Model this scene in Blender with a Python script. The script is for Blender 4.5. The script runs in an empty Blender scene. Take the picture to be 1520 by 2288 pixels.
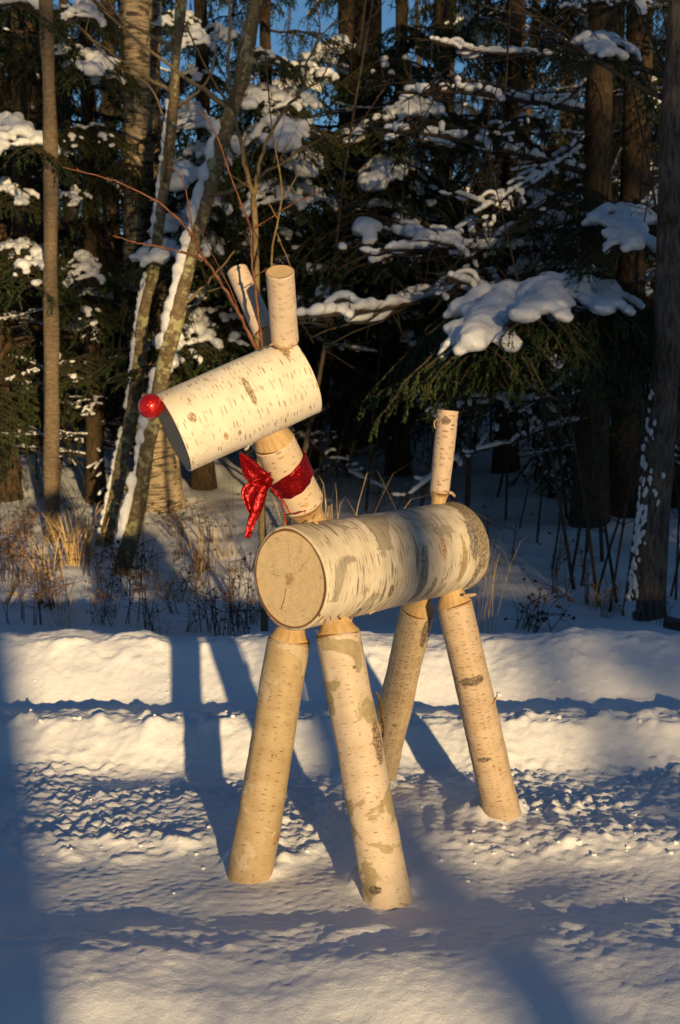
import bpy, bmesh, math, random
import numpy as np
from mathutils import Vector, Matrix, Euler, noise as mnoise

R = math.radians
scene = bpy.context.scene
col = scene.collection

# ------------------------------------------------------------------ camera
FPX, CX, CY = 2920.0, 760.0, 1144.0          # focal length in photo pixels (1520 x 2288)
CAMH = 1.15
PITCH = math.atan((1144 - 750) / FPX)
cam = bpy.data.objects.new('camera', bpy.data.cameras.new('camera'))
col.objects.link(cam)
cam.location = (0, 0, CAMH)
cam.rotation_euler = (math.pi / 2 - PITCH, 0, 0)
cam.data.sensor_fit = 'VERTICAL'
cam.data.sensor_height = 23.5
cam.data.lens = 23.5 * FPX / 2288.0
cam.data.clip_start = 0.05
cam.data.clip_end = 2000
cam.data.dof.use_dof = True
cam.data.dof.focus_distance = 2.75
cam.data.dof.aperture_fstop = 6.3
scene.camera = cam

# ------------------------------------------------------------------ light
SUN_EL, SUN_AZ = R(8.8), R(15.5)             # azimuth: behind the camera, turned to its right
SV = Vector((math.sin(SUN_AZ) * math.cos(SUN_EL), -math.cos(SUN_AZ) * math.cos(SUN_EL), math.sin(SUN_EL)))
world = bpy.data.worlds.new('World')
scene.world = world
world.use_nodes = True
wn = world.node_tree
wn.nodes.clear()
wo = wn.nodes.new('ShaderNodeOutputWorld')
wb = wn.nodes.new('ShaderNodeBackground')
ws = wn.nodes.new('ShaderNodeTexSky')
ws.sky_type = 'NISHITA'
ws.sun_disc = False
ws.sun_elevation = SUN_EL
ws.sun_rotation = math.pi - SUN_AZ
ws.air_density = 1.0
ws.dust_density = 0.2
ws.ozone_density = 4.3
wb.inputs['Strength'].default_value = 0.08
wn.links.new(ws.outputs[0], wb.inputs[0])
wn.links.new(wb.outputs[0], wo.inputs[0])
sun = bpy.data.objects.new('sun', bpy.data.lights.new('sun', 'SUN'))
col.objects.link(sun)
sun.data.energy = 5.0
sun.data.color = (1.0, 0.72, 0.37)
sun.data.angle = R(0.8)
sun.rotation_euler = SV.to_track_quat('Z', 'Y').to_euler()
sun.location = SV * 40

scene.view_settings.view_transform = 'Standard'
scene.view_settings.look = 'None'
scene.view_settings.gamma = 1.0
scene.view_settings.exposure = 0.15
scene.cycles.use_denoising = True
scene.cycles.max_bounces = 6
scene.cycles.diffuse_bounces = 3
scene.cycles.glossy_bounces = 2
scene.cycles.transmission_bounces = 2
scene.cycles.transparent_max_bounces = 4

# ------------------------------------------------------------------ helpers
def W(px, py, d):
    """point at forward distance d seen at photo pixel (px, py)"""
    a, b = (px - CX) / FPX, -(py - CY) / FPX
    t = d / (math.cos(PITCH) + b * math.sin(PITCH))
    return Vector((a * t, d, CAMH + t * (-math.sin(PITCH) + b * math.cos(PITCH))))

def G(px, py, z=0.0):
    a, b = (px - CX) / FPX, -(py - CY) / FPX
    k = -math.sin(PITCH) + b * math.cos(PITCH)
    t = (z - CAMH) / k
    return Vector((a * t, t * (math.cos(PITCH) + b * math.sin(PITCH)), z))

_rs = np.random.RandomState(11)
_PERM = _rs.permutation(512)
_GR = _rs.uniform(0, 2 * np.pi, 512)
def perlin(x, y, seed=0):
    x = np.asarray(x, float) + seed * 17.31
    y = np.asarray(y, float) + seed * 9.77
    xi, yi = np.floor(x).astype(int), np.floor(y).astype(int)
    xf, yf = x - xi, y - yi
    u, v = xf * xf * xf * (xf * (xf * 6 - 15) + 10), yf * yf * yf * (yf * (yf * 6 - 15) + 10)
    def g(ix, iy, dx, dy):
        h = _GR[_PERM[(_PERM[ix & 511] + iy) & 511]]
        return np.cos(h) * dx + np.sin(h) * dy
    a = g(xi, yi, xf, yf); b = g(xi + 1, yi, xf - 1, yf)
    c = g(xi, yi + 1, xf, yf - 1); d = g(xi + 1, yi + 1, xf - 1, yf - 1)
    return 1.5 * ((a + u * (b - a)) * (1 - v) + (c + u * (d - c)) * v)

ORG = {}
def empty(name, loc, label, cat, group=None, kind=None):
    o = bpy.data.objects.new(name, None)
    col.objects.link(o)
    o.location = loc
    o.empty_display_size = 0.1
    ORG[o] = Vector(loc)
    tag(o, label, cat, group, kind)
    return o

def tag(o, label=None, cat=None, group=None, kind=None):
    if label: o['label'] = label
    if cat: o['category'] = cat
    if group: o['group'] = group
    if kind: o['kind'] = kind
    return o

def mesh(name, V, F, mat=None, smooth=True, uv=None):
    me = bpy.data.meshes.new(name)
    me.from_pydata([tuple(v) for v in V], [], [tuple(f) for f in F])
    if mat: me.materials.append(mat)
    if smooth: me.polygons.foreach_set('use_smooth', [True] * len(me.polygons))
    if uv is not None:
        lay = me.uv_layers.new(name='UVMap')
        n = len(me.loops)
        li = np.empty(n, int); me.loops.foreach_get('vertex_index', li)
        lay.data.foreach_set('uv', np.asarray(uv, float)[li].ravel())
    me.update()
    return me

def obj(name, me, parent=None):
    o = bpy.data.objects.new(name, me)
    col.objects.link(o)
    if parent:
        o.parent = parent
        ORG[o] = ORG[parent]
    else:
        ORG[o] = Vector((0, 0, 0))
    return o

def part(name, V, F, mat, parent, smooth=True, uv=None):
    """mesh object whose vertices are given in world space, under an unrotated parent"""
    og = ORG[parent] if parent else Vector((0, 0, 0))
    return obj(name, mesh(name, [Vector(v) - og for v in V], F, mat, smooth, uv), parent)

def spline(P, n):
    """Catmull-Rom through points, n samples"""
    P = [Vector(p) for p in P]
    if len(P) == 2:
        return [P[0].lerp(P[1], i / (n - 1)) for i in range(n)]
    Q = [P[0] * 2 - P[1]] + P + [P[-1] * 2 - P[-2]]
    out = []
    m = len(P) - 1
    for i in range(n):
        s = i / (n - 1) * m
        k = min(int(s), m - 1); t = s - k
        p0, p1, p2, p3 = Q[k:k + 4]
        out.append(0.5 * ((2 * p1) + (p2 - p0) * t + (2 * p0 - 5 * p1 + 4 * p2 - p3) * t * t + (3 * p1 - p0 - 3 * p2 + p3) * t ** 3))
    return out

def tube(pts, rad, seg=8, cap=True, rough=0.0, seed=0):
    """returns V, F, UV for a tube along pts"""
    n = len(pts)
    if not hasattr(rad, '__len__'): rad = [rad] * n
    V, F, UV = [], [], []
    t0 = (pts[1] - pts[0]).normalized()
    e1 = t0.orthogonal().normalized()
    d = Vector((0, -1, 0)); d = d - t0 * d.dot(t0)
    if d.length > 0.2: e1 = d.normalized()
    vv = 0
    for i in range(n):
        t = (pts[min(i + 1, n - 1)] - pts[max(i - 1, 0)]).normalized()
        e1 = (e1 - t * e1.dot(t)).normalized()
        e2 = t.cross(e1)
        if i: vv += (pts[i] - pts[i - 1]).length
        for k in range(seg):
            a = 2 * math.pi * k / seg
            r = rad[i]
            if rough:
                r *= 1 + rough * mnoise.noise(Vector((math.cos(a) * 1.3, math.sin(a) * 1.3 + seed * 7.1, vv * 3 / max(rad[0], 0.02) * 0.05 + seed)))
            V.append(pts[i] + (e1 * math.cos(a) + e2 * math.sin(a)) * r)
            UV.append(((a if a <= math.pi else a - 2 * math.pi) * rad[i], vv))
    for i in range(n - 1):
        for k in range(seg):
            k2 = (k + 1) % seg
            F.append((i * seg + k, i * seg + k2, (i + 1) * seg + k2, (i + 1) * seg + k))
    if cap:
        F.append(tuple(range(seg))[::-1])
        F.append(tuple(range((n - 1) * seg, n * seg)))
    return V, F, UV

class Acc:
    """collects several pieces of ONE part"""
    def __init__(s): s.V, s.F, s.U = [], [], []
    def add(s, V, F, UV=None):
        b = len(s.V)
        s.V += list(V); s.F += [tuple(i + b for i in f) for f in F]
        s.U += list(UV) if UV is not None else [(0, 0)] * len(V)
        return s

# ------------------------------------------------------------------ node helper
class NB:
    def __init__(s, name):
        s.m = bpy.data.materials.new(name); s.m.use_nodes = True
        s.t = s.m.node_tree; s.t.nodes.clear()
        s.out = s.t.nodes.new('ShaderNodeOutputMaterial')
        s.b = s.t.nodes.new('ShaderNodeBsdfPrincipled')
        s.t.links.new(s.b.outputs[0], s.out.inputs[0])
        s.b.inputs['Specular IOR Level'].default_value = 0.25
        s.b.inputs['Roughness'].default_value = 0.8
    def set(s, k, v):
        if hasattr(v, 'links'): s.t.links.new(v, s.b.inputs[k])
        else: s.b.inputs[k].default_value = v if not (isinstance(v, tuple) and len(v) == 3) else (*v, 1)
    def _in(s, sock, v):
        if hasattr(v, 'links'): s.t.links.new(v, sock)
        elif isinstance(v, (tuple, list)) and len(v) == 3 and sock.type == 'RGBA': sock.default_value = (*v, 1)
        else: sock.default_value = v
    def uv(s): return s.t.nodes.new('ShaderNodeUVMap').outputs[0]
    def co(s, w='Object'): return s.t.nodes.new('ShaderNodeTexCoord').outputs[w]
    def rnd(s): return s.t.nodes.new('ShaderNodeObjectInfo').outputs['Random']
    def math(s, op, a, b=0.0, c=0.0, clamp=False):
        n = s.t.nodes.new('ShaderNodeMath'); n.operation = op; n.use_clamp = clamp
        s._in(n.inputs[0], a); s._in(n.inputs[1], b); s._in(n.inputs[2], c)
        return n.outputs[0]
    def vmath(s, op, a, b=(0, 0, 0)):
        n = s.t.nodes.new('ShaderNodeVectorMath'); n.operation = op
        s._in(n.inputs[0], a); s._in(n.inputs[1], b)
        return n.outputs['Value'] if op in ('LENGTH', 'DISTANCE', 'DOT_PRODUCT') else n.outputs[0]
    def mul(s, v, sc): return s.vmath('MULTIPLY', v, sc)
    def add(s, v, sc): return s.vmath('ADD', v, sc)
    def noise(s, v, scale, detail=3, rough=0.5, dist=0.0, color=False):
        n = s.t.nodes.new('ShaderNodeTexNoise'); s._in(n.inputs['Vector'], v)
        n.inputs['Scale'].default_value = scale; n.inputs['Detail'].default_value = detail
        n.inputs['Roughness'].default_value = rough; n.inputs['Distortion'].default_value = dist
        return n.outputs['Color' if color else 'Fac']
    def vor(s, v, scale=1.0, feat='F1', two=False):
        n = s.t.nodes.new('ShaderNodeTexVoronoi'); n.feature = feat
        if two: n.voronoi_dimensions = '2D'
        s._in(n.inputs['Vector'], v); n.inputs['Scale'].default_value = scale
        return n.outputs
    def rng(s, v, a, b, c=0.0, d=1.0, smooth=True):
        n = s.t.nodes.new('ShaderNodeMapRange')
        if smooth: n.interpolation_type = 'SMOOTHSTEP'
        s._in(n.inputs['Value'], v)
        for k, x in zip(('From Min', 'From Max', 'To Min', 'To Max'), (a, b, c, d)): s._in(n.inputs[k], x)
        return n.outputs[0]
    def mix(s, f, a, b):
        n = s.t.nodes.new('ShaderNodeMix'); n.data_type = 'RGBA'
        s._in(n.inputs[0], f); s._in(n.inputs[6], a); s._in(n.inputs[7], b)
        return n.outputs[2]
    def sep(s, v):
        n = s.t.nodes.new('ShaderNodeSeparateXYZ'); s._in(n.inputs[0], v); return n.outputs
    def comb(s, x, y, z=0.0):
        n = s.t.nodes.new('ShaderNodeCombineXYZ')
        s._in(n.inputs[0], x); s._in(n.inputs[1], y); s._in(n.inputs[2], z); return n.outputs[0]
    def bump(s, h, strength=0.5, dist=0.01):
        n = s.t.nodes.new('ShaderNodeBump'); s._in(n.inputs['Height'], h)
        n.inputs['Strength'].default_value = strength; n.inputs['Distance'].default_value = dist
        s.t.links.new(n.outputs[0], s.b.inputs['Normal'])

# ------------------------------------------------------------------ materials
def m_snow(name='snow', fine=True):
    k = NB(name)
    c = k.co('Object')
    n1 = k.noise(c, 85, 5, 0.7)
    n2 = k.noise(c, 420, 2, 0.6)
    v = k.rng(k.noise(c, 7, 3), 0.3, 0.7)
    k.set('Base Color', k.mix(v, (0.86, 0.87, 0.89), (0.91, 0.91, 0.91)))
    k.set('Roughness', 0.55)
    k.set('Specular IOR Level', 0.3)
    k.bump(k.math('ADD', k.math('MULTIPLY', n1, 0.7), k.math('MULTIPLY', n2, 0.3)), 0.42 if fine else 0.7, 0.012 if fine else 0.03)
    return k.m

def m_birch(name, base, tint, lent_col=(0.23, 0.15, 0.08), lsc=(42, 190), lthr=0.30, patch=None, patch_thr=0.55, patch_sc=14,
            scars=(), streak=0.0, dark_col=(0.09, 0.075, 0.06), lich=None, roughness=0.6, ldens=0.55):
    """birch bark from a UV of (arc length, axial length) in metres"""
    k = NB(name)
    uv = k.uv()
    u, v, _ = k.sep(uv)
    warp = k.noise(uv, 30, 2)
    uvw = k.add(uv, k.comb(0.0, k.math('MULTIPLY', k.math('SUBTRACT', warp, 0.5), 0.006)))
    base_n = k.rng(k.noise(k.mul(uv, (9, 26, 1)), 1.0, 4, 0.6), 0.3, 0.72)
    c = k.mix(base_n, base, tint)
    mac = k.noise(k.mul(uv, (7, 5, 1)), 1.0, 4, 0.6, 0.8)
    c = k.mix(k.rng(mac, 0.45, 0.75, 0, 0.55), c, tuple(x * y for x, y in zip(tint, (0.72, 0.70, 0.66))))
    c = k.mix(k.rng(mac, 0.45, 0.25, 0, 0.4), c, tuple(min(0.86, x * 1.18 + 0.03) for x in base))
    scuff = k.noise(k.mul(uv, (50, 22, 1)), 1.0, 5, 0.7)
    c = k.mix(k.rng(scuff, 0.62, 0.70, 0, 0.45), c, tuple(min(0.85, x * 1.12 + 0.05) for x in base))
    c = k.mix(k.rng(scuff, 0.34, 0.28, 0, 0.5), c, tuple(x * 0.55 for x in tint))
    fine = k.noise(k.mul(uv, (35, 260, 1)), 1.0, 3, 0.6)
    c = k.mix(k.rng(fine, 0.5, 0.85, 0, 0.35), c, tuple(x * 0.62 for x in tint))
    h = k.math('MULTIPLY', fine, 0.25)
    if patch:
        pn = k.noise(k.add(k.mul(uv, (1.0, 1.25, 1)), (0.31, 0.17, 0)), patch_sc, 5, 0.55, 0.6)
        pm = k.math('MULTIPLY', k.rng(pn, patch_thr, patch_thr + 0.022), k.rng(k.noise(uv, 45, 4, 0.7), 0.25, 0.5, 0.55, 1.0))
        c = k.mix(pm, c, k.mix(k.noise(k.mul(uv, (60, 8, 1)), 1.0, 3), patch, tuple(x * 0.72 for x in patch)))
        h = k.math('SUBTRACT', h, k.math('MULTIPLY', pm, 0.5))
    if streak:
        sn = k.noise(k.mul(uvw, (5.0, 85, 1)), 1.0, 4, 0.6, 0.4)
        big = k.noise(uv, 6.5, 2)
        sm = k.rng(k.math('ADD', sn, k.math('MULTIPLY', big, 0.55)), 0.92 - streak * 0.1, 1.0 - streak * 0.1)
        c = k.mix(k.math('MULTIPLY', sm, 0.9), c, dark_col)
        h = k.math('ADD', h, k.math('MULTIPLY', sm, 0.4))
    # lenticels: short dashes running round the log
    for off, (su, sv), thr, dn in (((0, 0, 0), lsc, lthr, ldens), ((3.3, 1.7, 0), (lsc[0] * 1.5, lsc[1] * 1.35), lthr * 0.8, ldens * 0.6)):
        vo = k.vor(k.add(k.mul(uvw, (su, sv, 1)), off), 1.0, two=True)
        r1, r2, _b = k.sep(vo['Color'])
        lim = k.math('MULTIPLY', k.rng(r1, 1 - dn, 1.0, 0.0, 1.0, False), thr)
        m = k.rng(vo['Distance'], lim, k.math('ADD', lim, 0.05), 1.0, 0.0)
        m = k.math('MULTIPLY', m, k.math('GREATER_THAN', r1, 1 - dn))
        c = k.mix(k.math('MULTIPLY', m, k.rng(r2, 0, 1, 0.45, 0.95)), c, lent_col)
        h = k.math('ADD', h, k.math('MULTIPLY', m, 0.5))
    if lich:
        ln = k.noise(uv, 28, 5, 0.65)
        lb = k.noise(k.mul(uv, (4, 7, 1)), 1.0, 2)
        lm = k.rng(k.math('ADD', ln, k.math('MULTIPLY', lb, 0.5)), lich[1], lich[1] + 0.05)
        c = k.mix(lm, c, k.mix(k.noise(uv, 120, 3), lich[0], tuple(x * 0.35 for x in lich[0])))
        h = k.math('ADD', h, k.math('MULTIPLY', lm, 0.6))
    for (su, sv, ru, rv, cc) in scars:
        q = k.mul(k.add(uv, (-su, -sv, 0)), (1 / ru, 1 / rv, 0))
        q = k.add(q, k.mul(k.add(k.noise(uv, 70, 3, color=True), (-0.5, -0.5, -0.5)), (0.9, 0.9, 0)))
        m = k.rng(k.vmath('LENGTH', q), 0.75, 1.05, 1.0, 0.0)
        tx = k.rng(k.noise(k.mul(uv, (1, 1.6, 1)), 130, 3, 0.7), 0.35, 0.68)
        c = k.mix(k.math('MULTIPLY', m, k.rng(tx, 0, 1, 0.95, 0.55)), c, k.mix(tx, cc, tuple(min(1, x * 2.6 + 0.03) for x in cc)))
        h = k.math('ADD', h, k.math('MULTIPLY', m, k.math('ADD', tx, 0.3)))
    k.set('Base Color', c)
    k.set('Roughness', roughness)
    k.set('Specular IOR Level', 0.3)
    k.bump(h, 0.6, 0.0022)
    return k.m

def m_cut(name, base=(0.62, 0.46, 0.27), heart=True, cracks=()):
    """sawn end: UV holds the disc coordinates, 1 at the rim"""
    k = NB(name)
    uv = k.uv()
    d = k.add(uv, k.mul(k.add(k.noise(uv, 2.2, 3, color=True), (-0.5, -0.5, 0)), (0.16, 0.16, 0)))
    r = k.vmath('LENGTH', d)
    rings = k.math('SINE', k.math('MULTIPLY', r, 75.0))
    n = k.noise(uv, 5, 4, 0.6)
    c = k.mix(k.rng(n, 0.3, 0.7), base, tuple(x * 0.86 for x in base))
    c = k.mix(k.math('MULTIPLY', k.rng(rings, 0.2, 1.0), 0.20), c, tuple(x * 0.6 for x in base))
    saw = k.noise(k.mul(uv, (40, 3, 1)), 1.0, 3)
    c = k.mix(k.rng(saw, 0.5, 0.8, 0, 0.18), c, tuple(x * 0.7 for x in base))
    if heart:
        hm = k.rng(k.vmath('LENGTH', k.add(d, k.mul(k.add(k.noise(uv, 9, 3, color=True), (-.5, -.5, 0)), (0.35, 0.35, 0)))), 0.07, 0.16, 1.0, 0.0)
        c = k.mix(k.math('MULTIPLY', hm, 0.6), c, (0.26, 0.14, 0.06))
        # wandering dark mineral line and thin checks
        ln = k.noise(k.add(uv, (4.2, 1.3, 0)), 2.6, 4, 0.6)
        lm = k.math('MULTIPLY', k.rng(k.math('ABSOLUTE', k.math('SUBTRACT', ln, 0.60)), 0.0, 0.008, 1.0, 0.0), k.rng(r, 0.30, 0.40))
        c = k.mix(k.math('MULTIPLY', lm, 0.8), c, (0.12, 0.09, 0.06))
        st = k.noise(k.add(uv, (1.7, 6.1, 0)), 1.7, 4, 0.65)
        c = k.mix(k.rng(st, 0.52, 0.72, 0, 0.35), c, tuple(x * 0.72 for x in base))
        x, y, _ = k.sep(d)
        for (ang, r0, r1, w) in cracks:
            ca, sa = math.cos(ang), math.sin(ang)
            al = k.math('ADD', k.math('MULTIPLY', x, ca), k.math('MULTIPLY', y, sa))
            ac = k.math('ABSOLUTE', k.math('SUBTRACT', k.math('MULTIPLY', y, ca), k.math('MULTIPLY', x, sa)))
            m = k.math('MULTIPLY', k.rng(ac, w * 0.4, w, 1.0, 0.0), k.math('MULTIPLY', k.rng(al, r0, r0 + 0.05), k.rng(al, r1 - 0.15, r1, 1.0, 0.0)))
            c = k.mix(k.math('MULTIPLY', m, 0.9), c, (0.07, 0.045, 0.025))
    k.set('Base Color', c); k.set('Roughness', 0.75)
    k.bump(saw, 0.25, 0.002)
    return k.m

def m_wood(name, base):
    k = NB(name)
    c = k.co('Object')
    n = k.noise(k.mul(c, (60, 60, 12)), 1.0, 4, 0.6)
    k.set('Base Color', k.mix(k.rng(n, 0.3, 0.75), base, tuple(x * 0.72 for x in base)))
    k.set('Roughness', 0.7)
    k.bump(n, 0.5, 0.004)
    return k.m

def m_bark(name, a, b, vert=1.0, scale=30, lich=None, band=0.0):
    k = NB(name)
    uv = k.uv()
    n = k.noise(k.mul(uv, (1.0, vert, 1)), scale, 5, 0.65, 0.3)
    big = k.noise(uv, 4, 3)
    c = k.mix(k.rng(k.math('ADD', k.math('MULTIPLY', n, 0.7), k.math('MULTIPLY', big, 0.3)), 0.33, 0.66), a, b)
    if band:
        bn = k.noise(k.mul(uv, (3, 70, 1)), 1.0, 3)
        c = k.mix(k.rng(bn, 0.52, 0.66, 0, band), c, tuple(x * 0.3 for x in a))
    if lich:
        ln = k.noise(uv, 22, 5, 0.65)
        lb = k.noise(uv, 5, 2)
        lm = k.rng(k.math('ADD', ln, k.math('MULTIPLY', lb, 0.6)), lich[1], lich[1] + 0.06)
        c = k.mix(lm, c, lich[0])
    k.set('Base Color', c); k.set('Roughness', 0.9)
    k.bump(n, 1.0, 0.025)
    return k.m

def m_plain(name, a, b, scale=12, rough=0.8, rnd=False, trans=False):
    k = NB(name)
    n = k.noise(k.co('Object'), scale, 3)
    f = k.rng(n, 0.32, 0.68)
    c = k.mix(f, a, b)
    if rnd:
        c = k.mix(k.math('MULTIPLY', k.rnd(), 0.5), c, tuple(x * 0.6 for x in a))
    k.set('Base Color', c); k.set('Roughness', rough)
    return k.m

def m_glitter(name, a, b, sc, rough=0.28, metal=0.75, bump=0.7):
    k = NB(name)
    c = k.co('Object')
    v = k.vor(c, sc)
    r, g, bb = k.sep(v['Color'])
    k.set('Base Color', k.mix(r, a, b))
    k.set('Metallic', metal)
    k.set('Roughness', k.rng(g, 0, 1, rough * 0.6, rough * 1.7))
    k.bump(k.math('ADD', r, k.noise(c, sc * 0.25, 3)), bump, 0.0025)
    k.set('Specular IOR Level', 0.5)
    return k.m

M = {}
M['snow'] = m_snow('snow')
M['snow_tree'] = m_snow('tree_snow', False)
M['needle'] = m_plain('needles', (0.022, 0.040, 0.012), (0.055, 0.075, 0.020), 9, 0.6, rnd=True)
M['needle2'] = m_plain('needles_dark', (0.016, 0.028, 0.012), (0.038, 0.050, 0.018), 9, 0.6, rnd=True)
M['conif_bark'] = m_bark('spruce_bark', (0.030, 0.021, 0.013), (0.12, 0.078, 0.040), 0.4, 42)
M['twig_dark'] = m_plain('dead_twig', (0.035, 0.026, 0.018), (0.075, 0.055, 0.035), 30)
M['bark_grey'] = m_bark('grey_bark', (0.15, 0.105, 0.06), (0.27, 0.20, 0.12), 2.5, 26, band=0.25)
M['bark_slim'] = m_bark('slim_bark', (0.11, 0.08, 0.042), (0.27, 0.20, 0.11), 1.6, 30, lich=((0.42, 0.40, 0.20), 0.84))
M['bark_right'] = m_bark('furrowed_bark', (0.04, 0.028, 0.02), (0.20, 0.155, 0.115), 0.22, 55)
M['bark_big'] = m_birch('old_birch_bark', (0.42, 0.33, 0.21), (0.27, 0.20, 0.12), (0.04, 0.03, 0.02), (9, 26), 0.42, streak=1.3, dark_col=(0.04, 0.03, 0.022), roughness=0.9)
M['sapling'] = m_plain('sapling_bark', (0.13, 0.085, 0.035), (0.21, 0.15, 0.07), 40)
M['twig_red'] = m_plain('red_twig', (0.085, 0.028, 0.014), (0.17, 0.065, 0.03), 60, 0.5)
M['straw'] = m_plain('straw', (0.42, 0.27, 0.11), (0.60, 0.43, 0.20), 15, 0.6)
M['weed'] = m_plain('dry_weed', (0.045, 0.028, 0.016), (0.11, 0.065, 0.03), 20)
M['leaf'] = m_plain('dead_leaf', (0.15, 0.06, 0.022), (0.26, 0.12, 0.045), 20)
M['ribbon'] = m_glitter('red_ribbon', (0.46, 0.006, 0.009), (0.17, 0.002, 0.004), 480, 0.27, 0.7, 0.85)
M['bauble'] = _b = m_glitter('red_bauble', (0.85, 0.02, 0.012), (0.45, 0.006, 0.004), 520, 0.2, 0.55, 1.0)
_bs = next(n for n in _b.node_tree.nodes if n.type == 'BSDF_PRINCIPLED'); _bs.inputs['Coat Weight'].default_value = 0.8; _bs.inputs['Coat Roughness'].default_value = 0.12
M['peeled'] = m_wood('peeled_wood', (0.66, 0.45, 0.23))
M['curl'] = m_plain('bark_curl', (0.34, 0.20, 0.10), (0.60, 0.45, 0.28), 40)

# ------------------------------------------------------------------ ground
PROF = np.array([(-400, 0.2), (-30, 0.1), (-6, 0.06), (0.5, -0.02), (1.4, -0.08), (1.90, -0.075), (2.04, -0.045), (2.16, 0.000), (2.24, 0.006), (2.30, 0.003), (2.52, -0.026), (2.80, -0.037),
                 (2.88, -0.032), (2.95, -0.020), (3.10, -0.026), (3.46, -0.050), (3.52, -0.042), (3.60, 0.010), (3.67, 0.048), (3.78, 0.046), (3.90, 0.000), (3.99, 0.008),
                 (4.10, 0.080), (4.22, 0.152), (4.32, 0.160), (4.44, 0.13), (4.75, -0.03), (5.3, -0.24), (6.2, -0.32), (7.4, -0.29), (8.6, -0.19), (10, -0.08),
                 (14, 0.12), (25, 0.3), (60, 0.6), (600, 2.0)])
_fy = np.concatenate([np.linspace(-400, 1.0, 400), np.linspace(1.0, 12, 2200)[1:], np.linspace(12, 600, 500)[1:]])
_fz = np.interp(_fy, PROF[:, 0], PROF[:, 1])
_m = (_fy >= 1.0) & (_fy <= 12)
_k = np.hanning(19); _k /= _k.sum()
_seg = np.convolve(np.pad(_fz[_m], 9, mode='edge'), _k, mode='valid')
_fz[_m] = _seg

FEET = [(0.095, 2.715), (-0.19, 2.82), (0.385, 3.135), (0.085, 3.40)]
def groundz(x, y):
    x = np.asarray(x, float); y = np.asarray(y, float)
    near = np.clip((y - 1.6) / 0.3, 0, 1) * np.clip((5.2 - y) / 0.6, 0, 1)
    sh = 0.075 * perlin(x * 1.1, y * 0.4, 1) + 0.026 * perlin(x * 4.2, y * 1.5, 2) + 0.010 * perlin(x * 11, y * 4, 44)
    far_ = np.clip((y - 3.9) / 0.3, 0, 1) * np.clip((5.2 - y) / 0.6, 0, 1)
    z = np.interp(y + sh * near, _fy, _fz) + far_ * (0.022 * perlin(x * 2.4, y * 1.2, 41) + 0.012 * perlin(x * 7, y * 5, 42) + 0.006 * np.maximum(0, perlin(x * 18, y * 14, 43)))
    # trail-scale undulation
    z = z + near * (0.012 * perlin(x * 2.2, y * 2.6, 3) + 0.006 * perlin(x * 6, y * 7, 4))
    # crests crumble into clods
    crest = np.exp(-((y + sh - 3.72) / 0.10) ** 2) + np.exp(-((y + sh - 4.22) / 0.13) ** 2) * 0.5 + 0.75 * np.exp(-((y + sh - 2.90) / 0.07) ** 2) + 0.35 * np.exp(-((y + sh - 2.38) / 0.1) ** 2)
    cl = np.maximum(0, perlin(x * 13, y * 15, 5) - 0.12) * 0.034 + np.maximum(0, perlin(x * 36, y * 36, 6)) * 0.010 + 0.004 * perlin(x * 80, y * 80, 31)
    z = z + crest * cl * near
    # churned, trodden band on the trail
    band = np.clip((y + sh - 2.86) / 0.12, 0, 1) * np.clip((3.62 - y - sh) / 0.12, 0, 1)
    ch = np.maximum(0, perlin(x * 19, y * 24, 7) - 0.1) * 0.013 + np.maximum(0, perlin(x * 45, y * 50, 8) - 0.02) * 0.018 + 0.0045 * perlin(x * 85, y * 95, 32) + 0.008 * perlin(x * 6, y * 9, 33)
    tread = 0.004 * np.sin(x * 2 * np.pi / 0.055 + 6 * perlin(x * 1.5, y * 3, 9)) * np.clip(perlin(x * 1.3, y * 2.0, 10) + 0.3, 0, 1)
    ch = ch * np.clip(0.62 + 0.9 * perlin(x * 2.7, y * 4.5, 45), 0.2, 1.15)
    z = z + band * (ch + tread)
    # soft fresh snow in the foreground
    fg = np.clip((2.6 - y) / 0.25, 0, 1)
    z = z + fg * (0.016 * perlin(x * 2.6, y * 3.4, 12) + 0.004 * np.maximum(0, perlin(x * 10, y * 12, 13)) + 0.0012 * perlin(x * 40, y * 40, 14))
    # snow pushed up round the feet
    for (fx, fy) in FEET:
        dd = np.hypot(x - fx, y - fy)
        z = z + np.exp(-((dd - 0.062) / 0.022) ** 2) * (0.014 + 0.022 * np.maximum(0, perlin(x * 22, y * 22, 25)))
    # woodland floor hummocks
    f = np.clip((y - 5.0) / 1.2, 0, 1)
    z = z + f * (0.07 * perlin(x * 0.55, y * 0.5, 15) + 0.03 * perlin(x * 1.7, y * 1.6, 16) + 0.012 * perlin(x * 5, y * 5, 17))
    z = z + np.clip((y - 9) / 4, 0, 1) * 0.16 * np.maximum(0, perlin(x * 0.8, y * 0.6, 18))
    bk = np.clip((0.3 - y) / 2, 0, 1)
    z = z + bk * 0.05 * perlin(x * 0.6, y * 0.6, 19)
    z = z + 0.0022 * perlin(x * 60, y * 60, 20) * near
    return z

def gz(x, y): return float(groundz(np.array([x]), np.array([y]))[0])

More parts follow.
